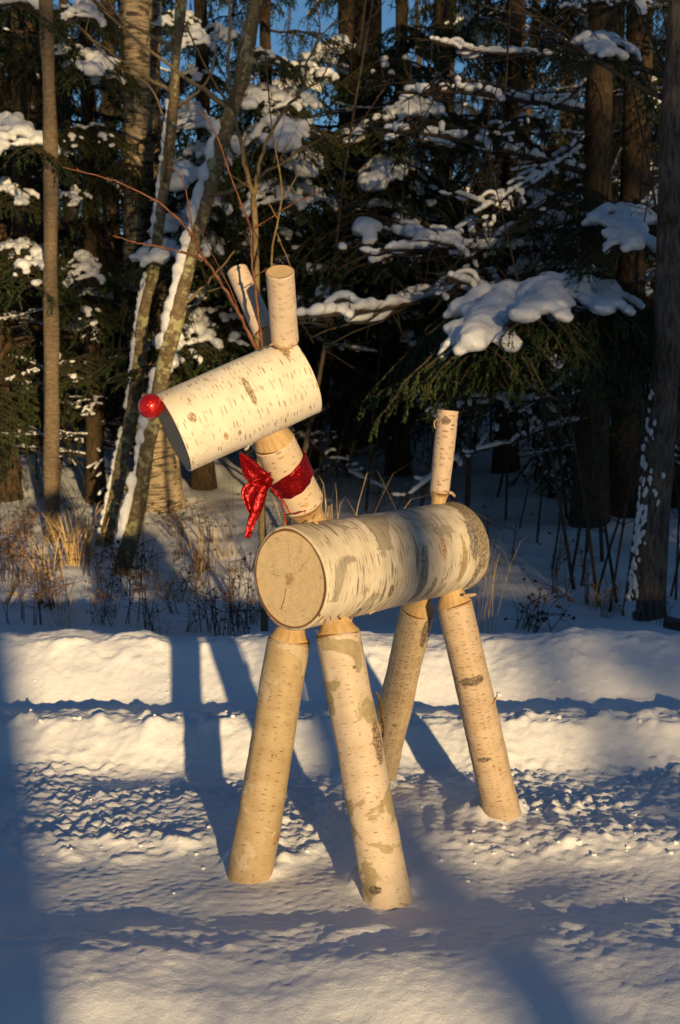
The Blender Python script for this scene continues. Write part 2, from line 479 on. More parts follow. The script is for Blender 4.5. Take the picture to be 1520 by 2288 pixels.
def grow(a, step, lim, k=1.22):
    out = []
    while abs(a) < lim:
        a += step; step *= k; out.append(a)
    return out
xs = np.concatenate([np.array(grow(-1.75, -0.012, 500))[::-1], np.arange(-1.75, 1.76, 0.0085), np.array(grow(1.75, 0.012, 500))])
yb = np.array(grow(-1.55, -0.012, 400))[::-1] * 1.0
ys = np.concatenate([yb + 2.55, np.arange(1.0, 2.06, 0.02), np.arange(2.06, 4.62, 0.0078), np.arange(4.62, 10, 0.03), 10 + np.array(grow(0.0, 0.03, 590))])
ys = np.unique(np.round(ys, 5))
GXm, GYm = np.meshgrid(xs, ys)
GZm = groundz(GXm, GYm)
nx, ny = len(xs), len(ys)
me = bpy.data.meshes.new('snow_ground')
vco = np.stack([GXm.ravel(), GYm.ravel(), GZm.ravel()], 1)
ii = (np.arange(ny - 1)[:, None] * nx + np.arange(nx - 1)[None, :]).ravel()
quads = np.stack([ii, ii + 1, ii + 1 + nx, ii + nx], 1)
me.vertices.add(len(vco)); me.vertices.foreach_set('co', vco.ravel())
me.loops.add(quads.size); me.loops.foreach_set('vertex_index', quads.ravel().astype(np.int32))
me.polygons.add(len(quads))
me.polygons.foreach_set('loop_start', np.arange(0, quads.size, 4, dtype=np.int32))
me.polygons.foreach_set('loop_total', np.full(len(quads), 4, np.int32))
me.polygons.foreach_set('use_smooth', np.ones(len(quads), bool))
me.update(calc_edges=True); me.validate()
me.materials.append(M['snow'])
tag(obj('snow_ground', me), kind='structure')

def blob(c, r, flat=0.8, sub=1, seed=0, amp=0.25):
    bm = bmesh.new()
    bmesh.ops.create_icosphere(bm, subdivisions=sub, radius=1.0)
    V = []
    for v in bm.verts:
        k = 1 + amp * mnoise.noise(v.co * 1.6 + Vector((seed * 3.7, seed * 1.3, 0)))
        V.append(Vector((v.co.x * r * k, v.co.y * r * k, v.co.z * r * k * flat)) + Vector(c))
    F = [tuple(q.index for q in f.verts) for f in bm.faces]
    bm.free()
    return V, F

rng = random.Random(5)
acc = Acc()
for i in range(190):
    m = rng.random()
    if m < 0.28: y = rng.gauss(2.91, 0.05); r = rng.uniform(0.003, 0.011)
    elif m < 0.55: y = rng.uniform(2.95, 3.55); r = rng.uniform(0.002, 0.008)
    elif m < 0.78: y = rng.gauss(3.68, 0.06); r = rng.uniform(0.003, 0.014)
    elif m < 0.88: y = rng.uniform(2.62, 2.9); r = rng.uniform(0.003, 0.009)
    else: y = rng.gauss(3.98, 0.05); r = rng.uniform(0.004, 0.013)
    x = rng.uniform(-0.36, 0.36) * y
    r *= 0.6
    acc.add(*blob((x, y, gz(x, y) + r * 0.1), r, 0.75, 2, i, 0.9))
tag(part('snow_crumbs', acc.V, acc.F, M['snow'], None), 'loose crumbs of snow strewn along the trail ruts', 'snow', kind='stuff')

# ------------------------------------------------------------------ the log reindeer
CAMP = Vector((0, 0, CAMH))
deer = empty('log_reindeer', (0.09, 2.9, gz(0.09, 2.9)), 'birch log reindeer with a red ball nose standing on the snowy trail', 'reindeer')
BROWN = (0.20, 0.085, 0.03)

def frame(p0, p1):
    t = (p1 - p0).normalized()
    e1 = (CAMP - (p0 + p1) / 2); e1 = (e1 - t * e1.dot(t)).normalized()
    return t, e1, t.cross(e1)

def log(name, p0, p1, r0, r1, mat, cut0=None, cut1=None, seg=84, nl=70, wob=0.018, seed=0, bow=0.0, knots=(), flare=0.0, oval=0.0):
    """bark tube with its sawn ends as sub-parts; knots = (u, v, height, size)"""
    t, e1, e2 = frame(p0, p1)
    L = (p1 - p0).length
    rm = (r0 + r1) / 2
    V, F, UV = [], [], []
    def radius(s, th):
        r = r0 + (r1 - r0) * s
        r *= 1 + flare * max(0.0, s - 0.85) / 0.15
        c = Vector((math.cos(th), math.sin(th), 0))
        k = mnoise.noise(Vector((c.x * 0.9 + seed * 5.3, c.y * 0.9, s * L / rm * 0.35))) * wob * 1.6
        k += mnoise.noise(Vector((c.x * 2.6, c.y * 2.6 + seed * 3.1, s * L / rm * 1.2))) * wob * 0.5
        k += oval * math.cos(2 * th + 0.6)
        dr = 0
        for (ku, kv, kh, ks) in knots:
            du = (th - ku / rm); du = (du + math.pi) % (2 * math.pi) - math.pi
            q = ((du * rm) ** 2 + (s * L - kv) ** 2) / (ks * ks)
            dr += kh * math.exp(-q)
        return r * (1 + k) + dr
    rings = []
    for i in range(nl + 1):
        s = i / nl
        rings.append((s, 0.0, 1.0))
    rings = [(0.0, 0.0, 0.955)] + rings + [(1.0, 0.0, 0.955)]
    for (s, _, sc) in rings:
        c = p0 + t * (L * s) + e1 * (bow * math.sin(math.pi * s))
        for k in range(seg):
            th = 2 * math.pi * k / seg + math.pi          # seam on the far side
            th2 = 2 * math.pi * k / seg - math.pi
            r = radius(s, th2) * sc
            V.append(c + (e1 * math.cos(th2) + e2 * math.sin(th2)) * r)
            UV.append((th2 * rm, s * L))
    n = len(rings)
    lay_uv_fix = []
    for i in range(n - 1):
        for k in range(seg):
            k2 = (k + 1) % seg
            F.append((i * seg + k, i * seg + k2, (i + 1) * seg + k2, (i + 1) * seg + k))
    o = part(name, V, F, mat, deer, uv=UV)
    for end, cm in ((0, cut0), (1, cut1)):
        if cm is None: continue
        base = 0 if end == 0 else (n - 1) * seg
        ring = [V[base + k] for k in range(seg)]
        cen = sum(ring, Vector()) / seg
        nrm = -t if end == 0 else t
        ex = Vector((1, 0, 0)); ex = ex - nrm * ex.dot(nrm)
        if ex.length < 0.3: ex = Vector((0, 1, 0)) - nrm * nrm.y
        ex.normalize(); ey = nrm.cross(ex)
        if ey.z < 0 and abs(ey.z) > 0.2: ey = -ey
        V2, F2, U2 = [], [], []
        NR = 8
        for j in range(NR):
            q = (NR - j) / NR
            for p in ring:
                d = (p - cen) * q
                w = d + nrm * (0.0006 * mnoise.noise(d * 60))
                V2.append(cen + w - nrm * 0.0012 * (0 if j else -0.5))
                U2.append((d.dot(ex) / rm / 0.955, d.dot(ey) / rm / 0.955))
        V2.append(cen); U2.append((0, 0))
        for j in range(NR - 1):
            for k in range(seg):
                k2 = (k + 1) % seg
                f = (j * seg + k, j * seg + k2, (j + 1) * seg + k2, (j + 1) * seg + k)
                F2.append(f if end else f[::-1])
        for k in range(seg):
            f = ((NR - 1) * seg + k, (NR - 1) * seg + (k + 1) % seg, NR * seg)
            F2.append(f if end else f[::-1])
        part('cut_face', V2, F2, cm, o, uv=U2)
    return o, t, e1, e2, L

def m_tenon():
    k = NB('carved_tenon')
    u, v, _ = k.sep(k.uv())
    n = k.noise(k.mul(k.uv(), (90, 25, 1)), 1.0, 4, 0.6)
    c = k.mix(k.rng(n, 0.3, 0.72), (0.56, 0.385, 0.19), (0.42, 0.265, 0.115))
    c = k.mix(k.rng(v, 0.0012, 0.0026, 1.0, 0.0), c, BROWN)
    k.set('Base Color', c); k.set('Roughness', 0.7)
    k.bump(n, 0.6, 0.003)
    return k.m
M['tenon'] = m_tenon()

def tenon(parent, p, nrm, r, length, r_end=0.42, seg=60, deep=0.04, e1=None, seed=0):
    """shaved shoulder between the bark edge and the joint; nrm points towards the joint"""
    e1 = nrm.orthogonal().normalized() if e1 is None else e1
    e2 = nrm.cross(e1)
    prof = [(-0.004, 0.93), (0.0, 0.985), (0.0035, 0.97), (length * 0.45, 0.955 - (0.955 - r_end) * 0.35), (length * 0.75, 0.955 - (0.955 - r_end) * 0.65), (length, r_end + 0.04), (length + 0.006, r_end), (length + deep, r_end)]
    V, F, U = [], [], []
    for j, (a, q) in enumerate(prof):
        for k in range(seg):
            th = 2 * math.pi * k / seg
            w = 1 + 0.03 * mnoise.noise(Vector((math.cos(th) * 1.5, math.sin(th) * 1.5, a * 40 + seed * 3)))
            fac = 0.012 * math.sin(7 * th + seed) if 2 < j < 6 else 0
            aa = a + (0.004 * math.sin(2 * th + seed * 1.7) if 0 < j < 3 else 0)
            V.append(p + nrm * aa + (e1 * math.cos(th) + e2 * math.sin(th)) * r * q * (w + fac))
            U.append((th * r, max(a, 0)))
    for j in range(len(prof) - 1):
        for k in range(seg):
            k2 = (k + 1) % seg
            F.append((j * seg + k, j * seg + k2, (j + 1) * seg + k2, (j + 1) * seg + k))
    return part('tenon', V, F, M['tenon'], parent, uv=U)

def rimcut(m):
    """add the thin brown inner-bark ring to a cut-face material"""
    nt = m.node_tree
    b = next(n for n in nt.nodes if n.type == 'BSDF_PRINCIPLED')
    src = b.inputs['Base Color'].links[0].from_socket
    uv = nt.nodes.new('ShaderNodeUVMap')
    ln = nt.nodes.new('ShaderNodeVectorMath'); ln.operation = 'LENGTH'
    nt.links.new(uv.outputs[0], ln.inputs[0])
    mr = nt.nodes.new('ShaderNodeMapRange'); mr.inputs['From Min'].default_value = 0.945; mr.inputs['From Max'].default_value = 0.965
    nt.links.new(ln.outputs['Value'], mr.inputs['Value'])
    mx = nt.nodes.new('ShaderNodeMix'); mx.data_type = 'RGBA'
    nt.links.new(mr.outputs[0], mx.inputs[0]); nt.links.new(src, mx.inputs[6]); mx.inputs[7].default_value = (*BROWN, 1)
    nt.links.new(mx.outputs[2], b.inputs['Base Color'])
    return m
M['cut'] = rimcut(m_cut('sawn_end', (0.76, 0.57, 0.32), True, ((R(-112), 0.18, 0.78, 0.012), (R(92), 0.2, 0.9, 0.005), (R(176), 0.25, 0.6, 0.007), (R(40), 0.3, 0.8, 0.006))))
M['cut_small'] = rimcut(m_cut('sawn_end_small', (0.64, 0.45, 0.24), False))

WHITE, CREAM = (0.78, 0.68, 0.52), (0.66, 0.53, 0.37)
KN = (0.055, 0.042, 0.03)
M['b_head'] = m_birch('head_bark', (0.76, 0.70, 0.58), (0.70, 0.61, 0.46), (0.27, 0.17, 0.08), (24, 170), 0.21,
                      scars=((-0.012, 0.165, 0.036, 0.0075, (0.17, 0.115, 0.06)), (-0.012, 0.036, 0.011, 0.010, (0.22, 0.15, 0.08)), (0.052, 0.085, 0.010, 0.005, (0.30, 0.17, 0.07)),
                             (0.058, 0.115, 0.007, 0.004, (0.2, 0.14, 0.08)), (-0.075, 0.272, 0.035, 0.010, (0.16, 0.11, 0.055))), ldens=0.62)
M['b_body'] = m_birch('body_bark', (0.68, 0.60, 0.46), (0.53, 0.44, 0.31), (0.20, 0.14, 0.08), (16, 170), 0.24, patch=(0.42, 0.36, 0.26), patch_thr=0.57, patch_sc=7, streak=0.6,
                      dark_col=(0.15, 0.125, 0.10),
                      scars=((0.072, 0.205, 0.017, 0.0085, (0.07, 0.05, 0.03)), (-0.05, 0.525, 0.13, 0.030, (0.115, 0.08, 0.04)), (0.045, 0.455, 0.055, 0.014, (0.22, 0.16, 0.07)),
                             (-0.005, 0.49, 0.05, 0.016, (0.085, 0.07, 0.055)), (0.09, 0.515, 0.05, 0.012, (0.10, 0.08, 0.06)), (0.06, 0.315, 0.085, 0.016, (0.11, 0.095, 0.08)),
                             (0.10, 0.36, 0.04, 0.012, (0.12, 0.10, 0.085)), (-0.005, 0.385, 0.035, 0.010, (0.30, 0.17, 0.08))))  # the grey ellipses round mid-body form a darker band
M['b_leg_tan'] = m_birch('leg_bark_tan', (0.44, 0.335, 0.195), (0.37, 0.27, 0.145), (0.22, 0.13, 0.06), (40, 150), 0.20, patch=(0.54, 0.44, 0.30), patch_thr=0.57, patch_sc=8, ldens=0.45,
                         scars=((-0.01, 0.25, 0.008, 0.006, (0.20, 0.12, 0.06)), (-0.015, 0.09, 0.008, 0.004, (0.25, 0.16, 0.08)), (-0.045, 0.43, 0.012, 0.016, (0.20, 0.12, 0.05))))
M['b_leg_patch'] = m_birch('leg_bark_patched', (0.60, 0.49, 0.36), (0.53, 0.415, 0.295), (0.26, 0.16, 0.09), (40, 150), 0.17, patch=(0.40, 0.315, 0.18), patch_thr=0.545, patch_sc=7.5, ldens=0.4,
                           scars=((0.022, 0.535, 0.015, 0.0095, KN), (-0.022, 0.075, 0.006, 0.004, (0.1, 0.07, 0.04)), (-0.045, 0.24, 0.016, 0.05, (0.11, 0.07, 0.035))))
M['b_leg_white'] = m_birch('leg_bark_white', (0.58, 0.45, 0.28), (0.50, 0.37, 0.22), (0.24, 0.13, 0.06), (60, 210), 0.34, ldens=0.8,
                           scars=((-0.012, 0.34, 0.007, 0.005, (0.18, 0.11, 0.06)), (-0.035, 0.04, 0.014, 0.05, (0.07, 0.045, 0.03))))
M['b_leg_pink'] = m_birch('leg_bark_pink', (0.53, 0.405, 0.275), (0.46, 0.335, 0.215), (0.28, 0.15, 0.08), (50, 190), 0.30, ldens=0.6,
                          scars=((-0.002, 0.185, 0.036, 0.0115, KN), (0.014, 0.385, 0.020, 0.0065, (0.075, 0.055, 0.04)), (-0.02, 0.42, 0.006, 0.005, (0.26, 0.12, 0.06))))
M['b_neck'] = m_birch('neck_bark', (0.62, 0.49, 0.35), (0.55, 0.415, 0.27), (0.24, 0.14, 0.07), (42, 110), 0.26, ldens=0.5, scars=((0.005, 0.022, 0.006, 0.007, (0.42, 0.23, 0.10)),))
M['b_antler'] = m_birch('antler_bark', (0.64, 0.52, 0.39), (0.57, 0.435, 0.31), (0.44, 0.29, 0.18), (60, 110), 0.34, ldens=0.55)
M['b_tail'] = m_birch('tail_bark', (0.57, 0.44, 0.33), (0.49, 0.36, 0.26), (0.23, 0.12, 0.06), (55, 120), 0.36, ldens=0.6, scars=((-0.002, 0.172, 0.012, 0.009, (0.09, 0.06, 0.035)),))

# body
B0, B1 = W(647, 1293, 2.72), W(1011, 1222, 3.12)
body, bt, be1, be2, BL = log('body_log', B0, B1, 0.1115, 0.1115, M['b_body'], M['cut'], M['cut'], seg=110, nl=110, wob=0.022, seed=1, oval=0.012,
                             knots=((0.072, 0.205, 0.004, 0.018), (-0.02, 0.49, 0.004, 0.05), (0.03, 0.33, -0.002, 0.03)))
# legs: (joint pixel, joint depth, foot pixel, foot depth, r top, r foot)
SIDE = Vector((bt.y, -bt.x, 0)).normalized()          # towards the near flank
def leg(att, foot, r0, r1, mat, seed, knots=(), bow=0.0, tl=0.029):
    ax = (foot - att).normalized()
    p0 = att + ax * tl
    p1 = foot + ax * 0.075
    o, t, e1, e2, L = log('leg', p0, p1, r0, r1, mat, None, M['cut_small'], seg=72, nl=80, wob=0.042, seed=seed, knots=knots, bow=bow)
    tenon(o, p0, -ax, r0, tl - 0.004, 0.66, e1=e1, seed=seed)
    return o, t, e1, e2, L
def foot(px, py, z=None):
    p = G(px, py, -0.025)
    return p
TL = 0.027
legFN = leg(W(750, 1388, 2.765), foot(866, 2003), 0.0485, 0.0505, M['b_leg_patch'], 2, knots=((0.022, 0.535, 0.004, 0.02), (-0.045, 0.43, 0.004, 0.03), (-0.045, 0.22, 0.004, 0.04)), bow=0.004)
legFF = leg(W(650, 1403, 2.85), foot(561, 1945), 0.0475, 0.0505, M['b_leg_tan'], 3, knots=((-0.045, 0.43, 0.005, 0.02), (0.05, 0.36, 0.003, 0.02)), bow=-0.003)
legRN = leg(W(1009, 1322, 3.06), foot(1124, 1826), 0.0425, 0.0465, M['b_leg_pink'], 4, knots=((0, 0.185, 0.002, 0.02),))
legRF = leg(W(939, 1340, 3.16), foot(846, 1735), 0.0425, 0.0455, M['b_leg_white'], 5)

# neck
N0, N1 = W(678, 1126, 2.835), W(613, 990, 2.77)
neck, nt_, ne1, ne2, NL = log('neck_log', N0, N1, 0.0475, 0.0445, M['b_neck'], seg=72, nl=40, wob=0.02, seed=6)
tenon(neck, N0, -nt_, 0.0475, 0.026, 0.70, e1=ne1, seed=1, deep=0.03)
tenon(neck, N1, nt_, 0.0445, 0.040, 0.78, e1=ne1, seed=2, deep=0.03)

# head
H0, H1 = W(386, 968, 2.675), W(676, 838, 2.765)
head, ht, he1, he2, HL = log('head_log', H0, H1, 0.0860, 0.0865, M['b_head'], M['cut_small'], M['cut_small'], seg=96, nl=80, wob=0.02, seed=7,
                             knots=((-0.012, 0.036, 0.002, 0.015), (-0.085, 0.15, 0.003, 0.03), (-0.02, 0.165, 0.0015, 0.03)))

# antlers
A0, A1 = W(637, 762, 2.715), W(626, 607, 2.632)
ant, at_, ae1, ae2, AL = log('antler', A0, A1, 0.0285, 0.0285, M['b_antler'], None, M['cut_small'], seg=56, nl=44, wob=0.02, seed=8)
tenon(ant, A0, -at_, 0.0285, 0.012, 0.72, e1=ae1, seed=3, deep=0.03)
C0, C1 = W(592, 742, 2.80), W(530, 604, 2.86)
ant2, a2t, a2e, _, _ = log('antler', C0, C1, 0.0255, 0.0235, M['b_antler'], None, M['cut_small'], seg=48, nl=40, wob=0.02, seed=9)
tenon(ant2, C0, -a2t, 0.0255, 0.012, 0.72, e1=a2e, seed=4, deep=0.04)

# tail
T0, T1 = W(982, 1101, 3.105), W(1001, 917, 3.115)
tail, tt, te1, _, _ = log('tail', T0, T1, 0.0240, 0.0262, M['b_tail'], None, M['cut_small'], seg=52, nl=50, wob=0.025, seed=10, knots=((-0.002, 0.172, 0.003, 0.012),))
tenon(tail, T0, -tt, 0.0240, 0.012, 0.75, e1=te1, seed=5, deep=0.03)

# nose
acc = Acc()
nose_c = W(337, 908, 2.635)
bm = bmesh.new(); bmesh.ops.create_uvsphere(bm, u_segments=48, v_segments=28, radius=0.0257)
part('nose', [v.co + nose_c for v in bm.verts], [tuple(v.index for v in f.verts) for f in bm.faces], M['bauble'], deer)
bm.free()

# twig antlers
def twigs(name, lines, mat, parent, buds=0, seed=0, seg=7):
    rr = random.Random(seed)
    acc = Acc()
    for (pts, r0, r1) in lines:
        n = max(8, len(pts) * 5)
        P = spline(pts, n)
        P = [p + Vector((rr.gauss(0, r0 * 0.25), rr.gauss(0, r0 * 0.25), rr.gauss(0, r0 * 0.25))) for p in P]
        rad = []
        for i in range(n):
            r = r0 + (r1 - r0) * i / (n - 1)
            if buds and i % 4 == 3: r *= 1.4
            rad.append(r)
        acc.add(*tube(P, rad, seg))
        if buds:
            for i in range(3, n - 1, 4):
                t = (P[i + 1] - P[i]).normalized()
                sd = t.orthogonal().normalized(); sd.rotate(Matrix.Rotation(rr.uniform(0, 6.28), 3, t))
                e = P[i] + t * 0.006 + sd * 0.006
                acc.add(*tube([P[i], P[i].lerp(e, 0.5), e], [r1 * 1.1, r1 * 1.3, 0.0004], 5))
    return part(name, acc.V, acc.F, mat, parent)
def PL(pts, d): return [W(x, y, d if not isinstance(d, tuple) else d[0] + (d[1] - d[0]) * i / (len(pts) - 1)) for i, (x, y) in enumerate(pts)]
twigs('twig_antler', [
    (PL([(573, 780), (548, 725), (515, 665), (478, 605), (452, 572), (428, 524), (372, 466), (300, 424), (238, 398), (140, 373)], (2.70, 2.62)), 0.0040, 0.0013),
    (PL([(458, 580), (420, 568), (360, 552), (308, 543), (252, 526)], (2.655, 2.60)), 0.0024, 0.0012),
    (PL([(431, 528), (425, 480), (413, 415), (396, 385), (378, 371)], (2.65, 2.68)), 0.0016, 0.0007),
    (PL([(540, 710), (512, 640), (470, 560), (440, 500)], (2.70, 2.76)), 0.0014, 0.0005),
], M['twig_red'], deer, buds=1, seed=2)
twigs('twig_antler', [
    (PL([(585, 780), (578, 705), (570, 640), (564, 580), (560, 505)], (2.70, 2.70)), 0.0032, 0.0020),
    (PL([(561, 510), (545, 470), (520, 405), (500, 345), (478, 290), (440, 240)], (2.70, 2.64)), 0.0024, 0.0011),
    (PL([(561, 515), (600, 490), (655, 455), (716, 426)], (2.70, 2.66)), 0.0017, 0.0008),
    (PL([(568, 620), (585, 608), (598, 598)], (2.70, 2.68)), 0.0012, 0.0008),
], M['twig_red'], deer, buds=1, seed=3)

# loose bark and shavings, each a small curled strip
def curl(parent, pts, w, wdir, mat=None, thick=0.0012):
    P = spline(pts, 10)
    V, F = [], []
    wd = Vector(wdir).normalized()
    for i, p in enumerate(P):
        ww = w * (0.55 + 0.45 * math.sin(math.pi * (i + 1) / 11)) * (1 + 0.25 * math.sin(i * 2.3))
        tt = (P[min(i + 1, 9)] - P[max(i - 1, 0)]).normalized()
        nn = tt.cross(wd).normalized()
        for s in (-1, 1):
            for q in (-1, 1):
                V.append(p + wd * (s * ww) + nn * (q * thick))
    for i in range(9):
        a, b = i * 4, i * 4 + 4
        F += [(a, b, b + 1, a + 1), (a + 2, a + 3, b + 3, b + 2), (a, a + 2, b + 2, b), (a + 1, b + 1, b + 3, a + 3)]
    F += [(0, 1, 3, 2), (36, 38, 39, 37)]
    return part('bark_curl', V, F, mat or M['curl'], parent, smooth=False)
M['curl_dark'] = m_plain('bark_flap', (0.07, 0.045, 0.025), (0.17, 0.10, 0.05), 60)
lf = legFN[0]
curl(lf, PL([(838, 1545), (849, 1565), (853, 1600), (856, 1640), (846, 1665)], 2.705), 0.005, (0.5, -0.8, 0), M['curl_dark'])
curl(lf, PL([(836, 1655), (848, 1640), (850, 1615)], 2.70), 0.006, (0.9, -0.2, 0.2), M['curl_dark'])
curl(legRN[0], PL([(1098, 1582), (1106, 1566), (1112, 1552)], 3.05), 0.004, (0.2, -0.9, 0.1))
curl(legRN[0], PL([(1036, 1330), (1050, 1330), (1064, 1328)], 3.01), 0.004, (0.1, -0.5, 0.8))
curl(tail, PL([(1003, 1100), (1010, 1102), (1017, 1109)], 3.08), 0.004, (0.1, -0.6, 0.7))
curl(tail, PL([(978, 935), (970, 945), (972, 957)], 3.10), 0.004, (0.1, -0.9, 0.2))
for (x, y, dx, dy) in ((715, 1392, 14, -12), (735, 1383, 6, 14), (748, 1380, 12, 16), (770, 1378, 16, 10), (826, 1372, 12, -6)):
    curl(legFN[0], PL([(x, y), (x + dx * 0.5, y + dy * 0.7), (x + dx, y + dy)], 2.66), 0.0025, (0.4, -0.5, 0.7), M['peeled'])
for (x, y, dx, dy) in ((690, 1168, 9, -6), (703, 1165, 8, 4), (712, 1158, 6, -8)):
    curl(neck, PL([(x, y), (x + dx * 0.5, y + dy * 0.7), (x + dx, y + dy)], 2.76), 0.002, (0.4, -0.5, 0.7), M['peeled'])
curl(head, PL([(602, 772), (613, 768), (628, 774)], 2.69), 0.002, (0.2, -0.6, 0.7))

# ------------------------------------------------------------------ red ribbon
rib = empty('ribbon_bow', W(645, 1066, 2.80), 'shiny red ribbon tied in a bow round the reindeer neck', 'ribbon')
rc = N0.lerp(N1, 0.50) + ne1 * 0.0
V, F = [], []
seg, rows = 72, 9
for j in range(rows):
    a = (j / (rows - 1) - 0.5)
    for k in range(seg):
        th = 2 * math.pi * k / seg
        pinch = 0.55 + 0.45 * min(1.0, abs(((th - R(-62) + math.pi) % (2 * math.pi)) - math.pi) / 0.7)
        r = 0.0500 + 0.0012 * math.sin(5 * th + j) + 0.0012 * math.sin(11 * th - j * 0.8) + 0.002 * math.cos(a * math.pi * 2) * 0.4
        tiltz = 0.010 * math.cos(th - R(100))
        V.append(rc + nt_ * (a * 0.054 * pinch + tiltz) + (ne1 * math.cos(th) + ne2 * math.sin(th)) * r)
for j in range(rows - 1):
    for k in range(seg):
        k2 = (k + 1) % seg
        F.append((j * seg + k, j * seg + k2, (j + 1) * seg + k2, (j + 1) * seg + k))
o = part('ribbon_band', V, F, M['ribbon'], rib)
def solid(o, th=0.0008):
    m = o.modifiers.new('thickness', 'SOLIDIFY'); m.thickness = th; m.offset = 0
solid(o)
def strip(name, Lp, Rp, d, fold=0.004, nf=3, seed=0):
    n, w = 26, 9
    a, b = spline(PL(Lp, d), n), spline(PL(Rp, d), n)
    V, F = [], []
    for i in range(n):
        for j in range(w):
            q = j / (w - 1)
            p = a[i].lerp(b[i], q)
            p = p + Vector((0, -1, 0)) * (fold * math.sin(math.pi * nf * q + seed + i * 0.05)) + Vector((0, -1, 0)) * 0.002 * mnoise.noise(p * 60)
            V.append(p)
    for i in range(n - 1):
        for j in range(w - 1):
            F.append((i * w + j, i * w + j + 1, (i + 1) * w + j + 1, (i + 1) * w + j))
    o = part(name, V, F, M['ribbon'], rib); solid(o)
    return o
strip('ribbon_tail', [(600, 1058), (574, 1034), (553, 1018), (535, 1012)], [(594, 1086), (568, 1086), (545, 1062), (536, 1022)], (2.755, 2.73), 0.0035, 2, 0.4)
strip('ribbon_tail', [(590, 1066), (558, 1076), (539, 1096), (548, 1128), (560, 1152)], [(603, 1080), (597, 1102), (590, 1128), (582, 1148), (572, 1158)], (2.752, 2.735), 0.004, 3, 1.0)
strip('ribbon_tail', [(574, 1098), (562, 1132), (553, 1166), (547, 1199)], [(594, 1102), (583, 1142), (572, 1168), (559, 1204)], (2.742, 2.728), 0.003, 1, 0.2)
kp = W(596, 1073, 2.752)
Vb, Fb = blob(kp, 0.0125, 1.25, 3, 4, 0.6)
part('knot', Vb, Fb, M['ribbon'], rib)
for ln in ([(603, 1086), (618, 1104), (630, 1122), (636, 1150), (641, 1170)], [(612, 1094), (627, 1108), (640, 1130), (652, 1148), (684, 1141)]):
    P = spline(PL(ln, (2.752, 2.745)), 24)
    V, F, _ = tube(P, [0.0016 + 0.0004 * math.sin(i * 1.7) for i in range(24)], 6)
    part('cord', V, F, M['ribbon'], rib)

# ------------------------------------------------------------------ conifer boughs (shared meshes)
def merged_snow(name, blobs, voxel, mat, smooth=4):
    acc = Acc()
    for i, (c, r, fl) in enumerate(blobs):
        acc.add(*blob(c, r, fl, 2, i, 0.45))
    tmp = bpy.data.objects.new('tmp', mesh('tmp', acc.V, acc.F))
    col.objects.link(tmp)
    md = tmp.modifiers.new('r', 'REMESH'); md.mode = 'VOXEL'; md.voxel_size = voxel
    sm = tmp.modifiers.new('s', 'SMOOTH'); sm.iterations = smooth; sm.factor = 0.5
    dg = bpy.context.evaluated_depsgraph_get(); dg.update()
    me = bpy.data.meshes.new_from_object(tmp.evaluated_get(dg))
    me.name = name
    me.materials.clear(); me.materials.append(mat)
    me.polygons.foreach_set('use_smooth', [True] * len(me.polygons))
    bpy.data.objects.remove(tmp)
    return me

def prune(blobs, least):
    """drop lumps of snow that hang together with fewer than `least` others"""
    n = len(blobs)
    if not n: return blobs
    C = np.array([tuple(b[0]) for b in blobs]); Rr = np.array([b[1] for b in blobs])
    near = np.linalg.norm(C[:, None] - C[None], axis=2) < 0.8 * (Rr[:, None] + Rr[None])
    lab = np.arange(n)
    for _ in range(60):
        new = np.array([lab[near[i]].min() for i in range(n)])
        if (new == lab).all(): break
        lab = new
    cnt = np.bincount(lab, minlength=n)
    return [b for i, b in enumerate(blobs) if cnt[lab[i]] >= least]

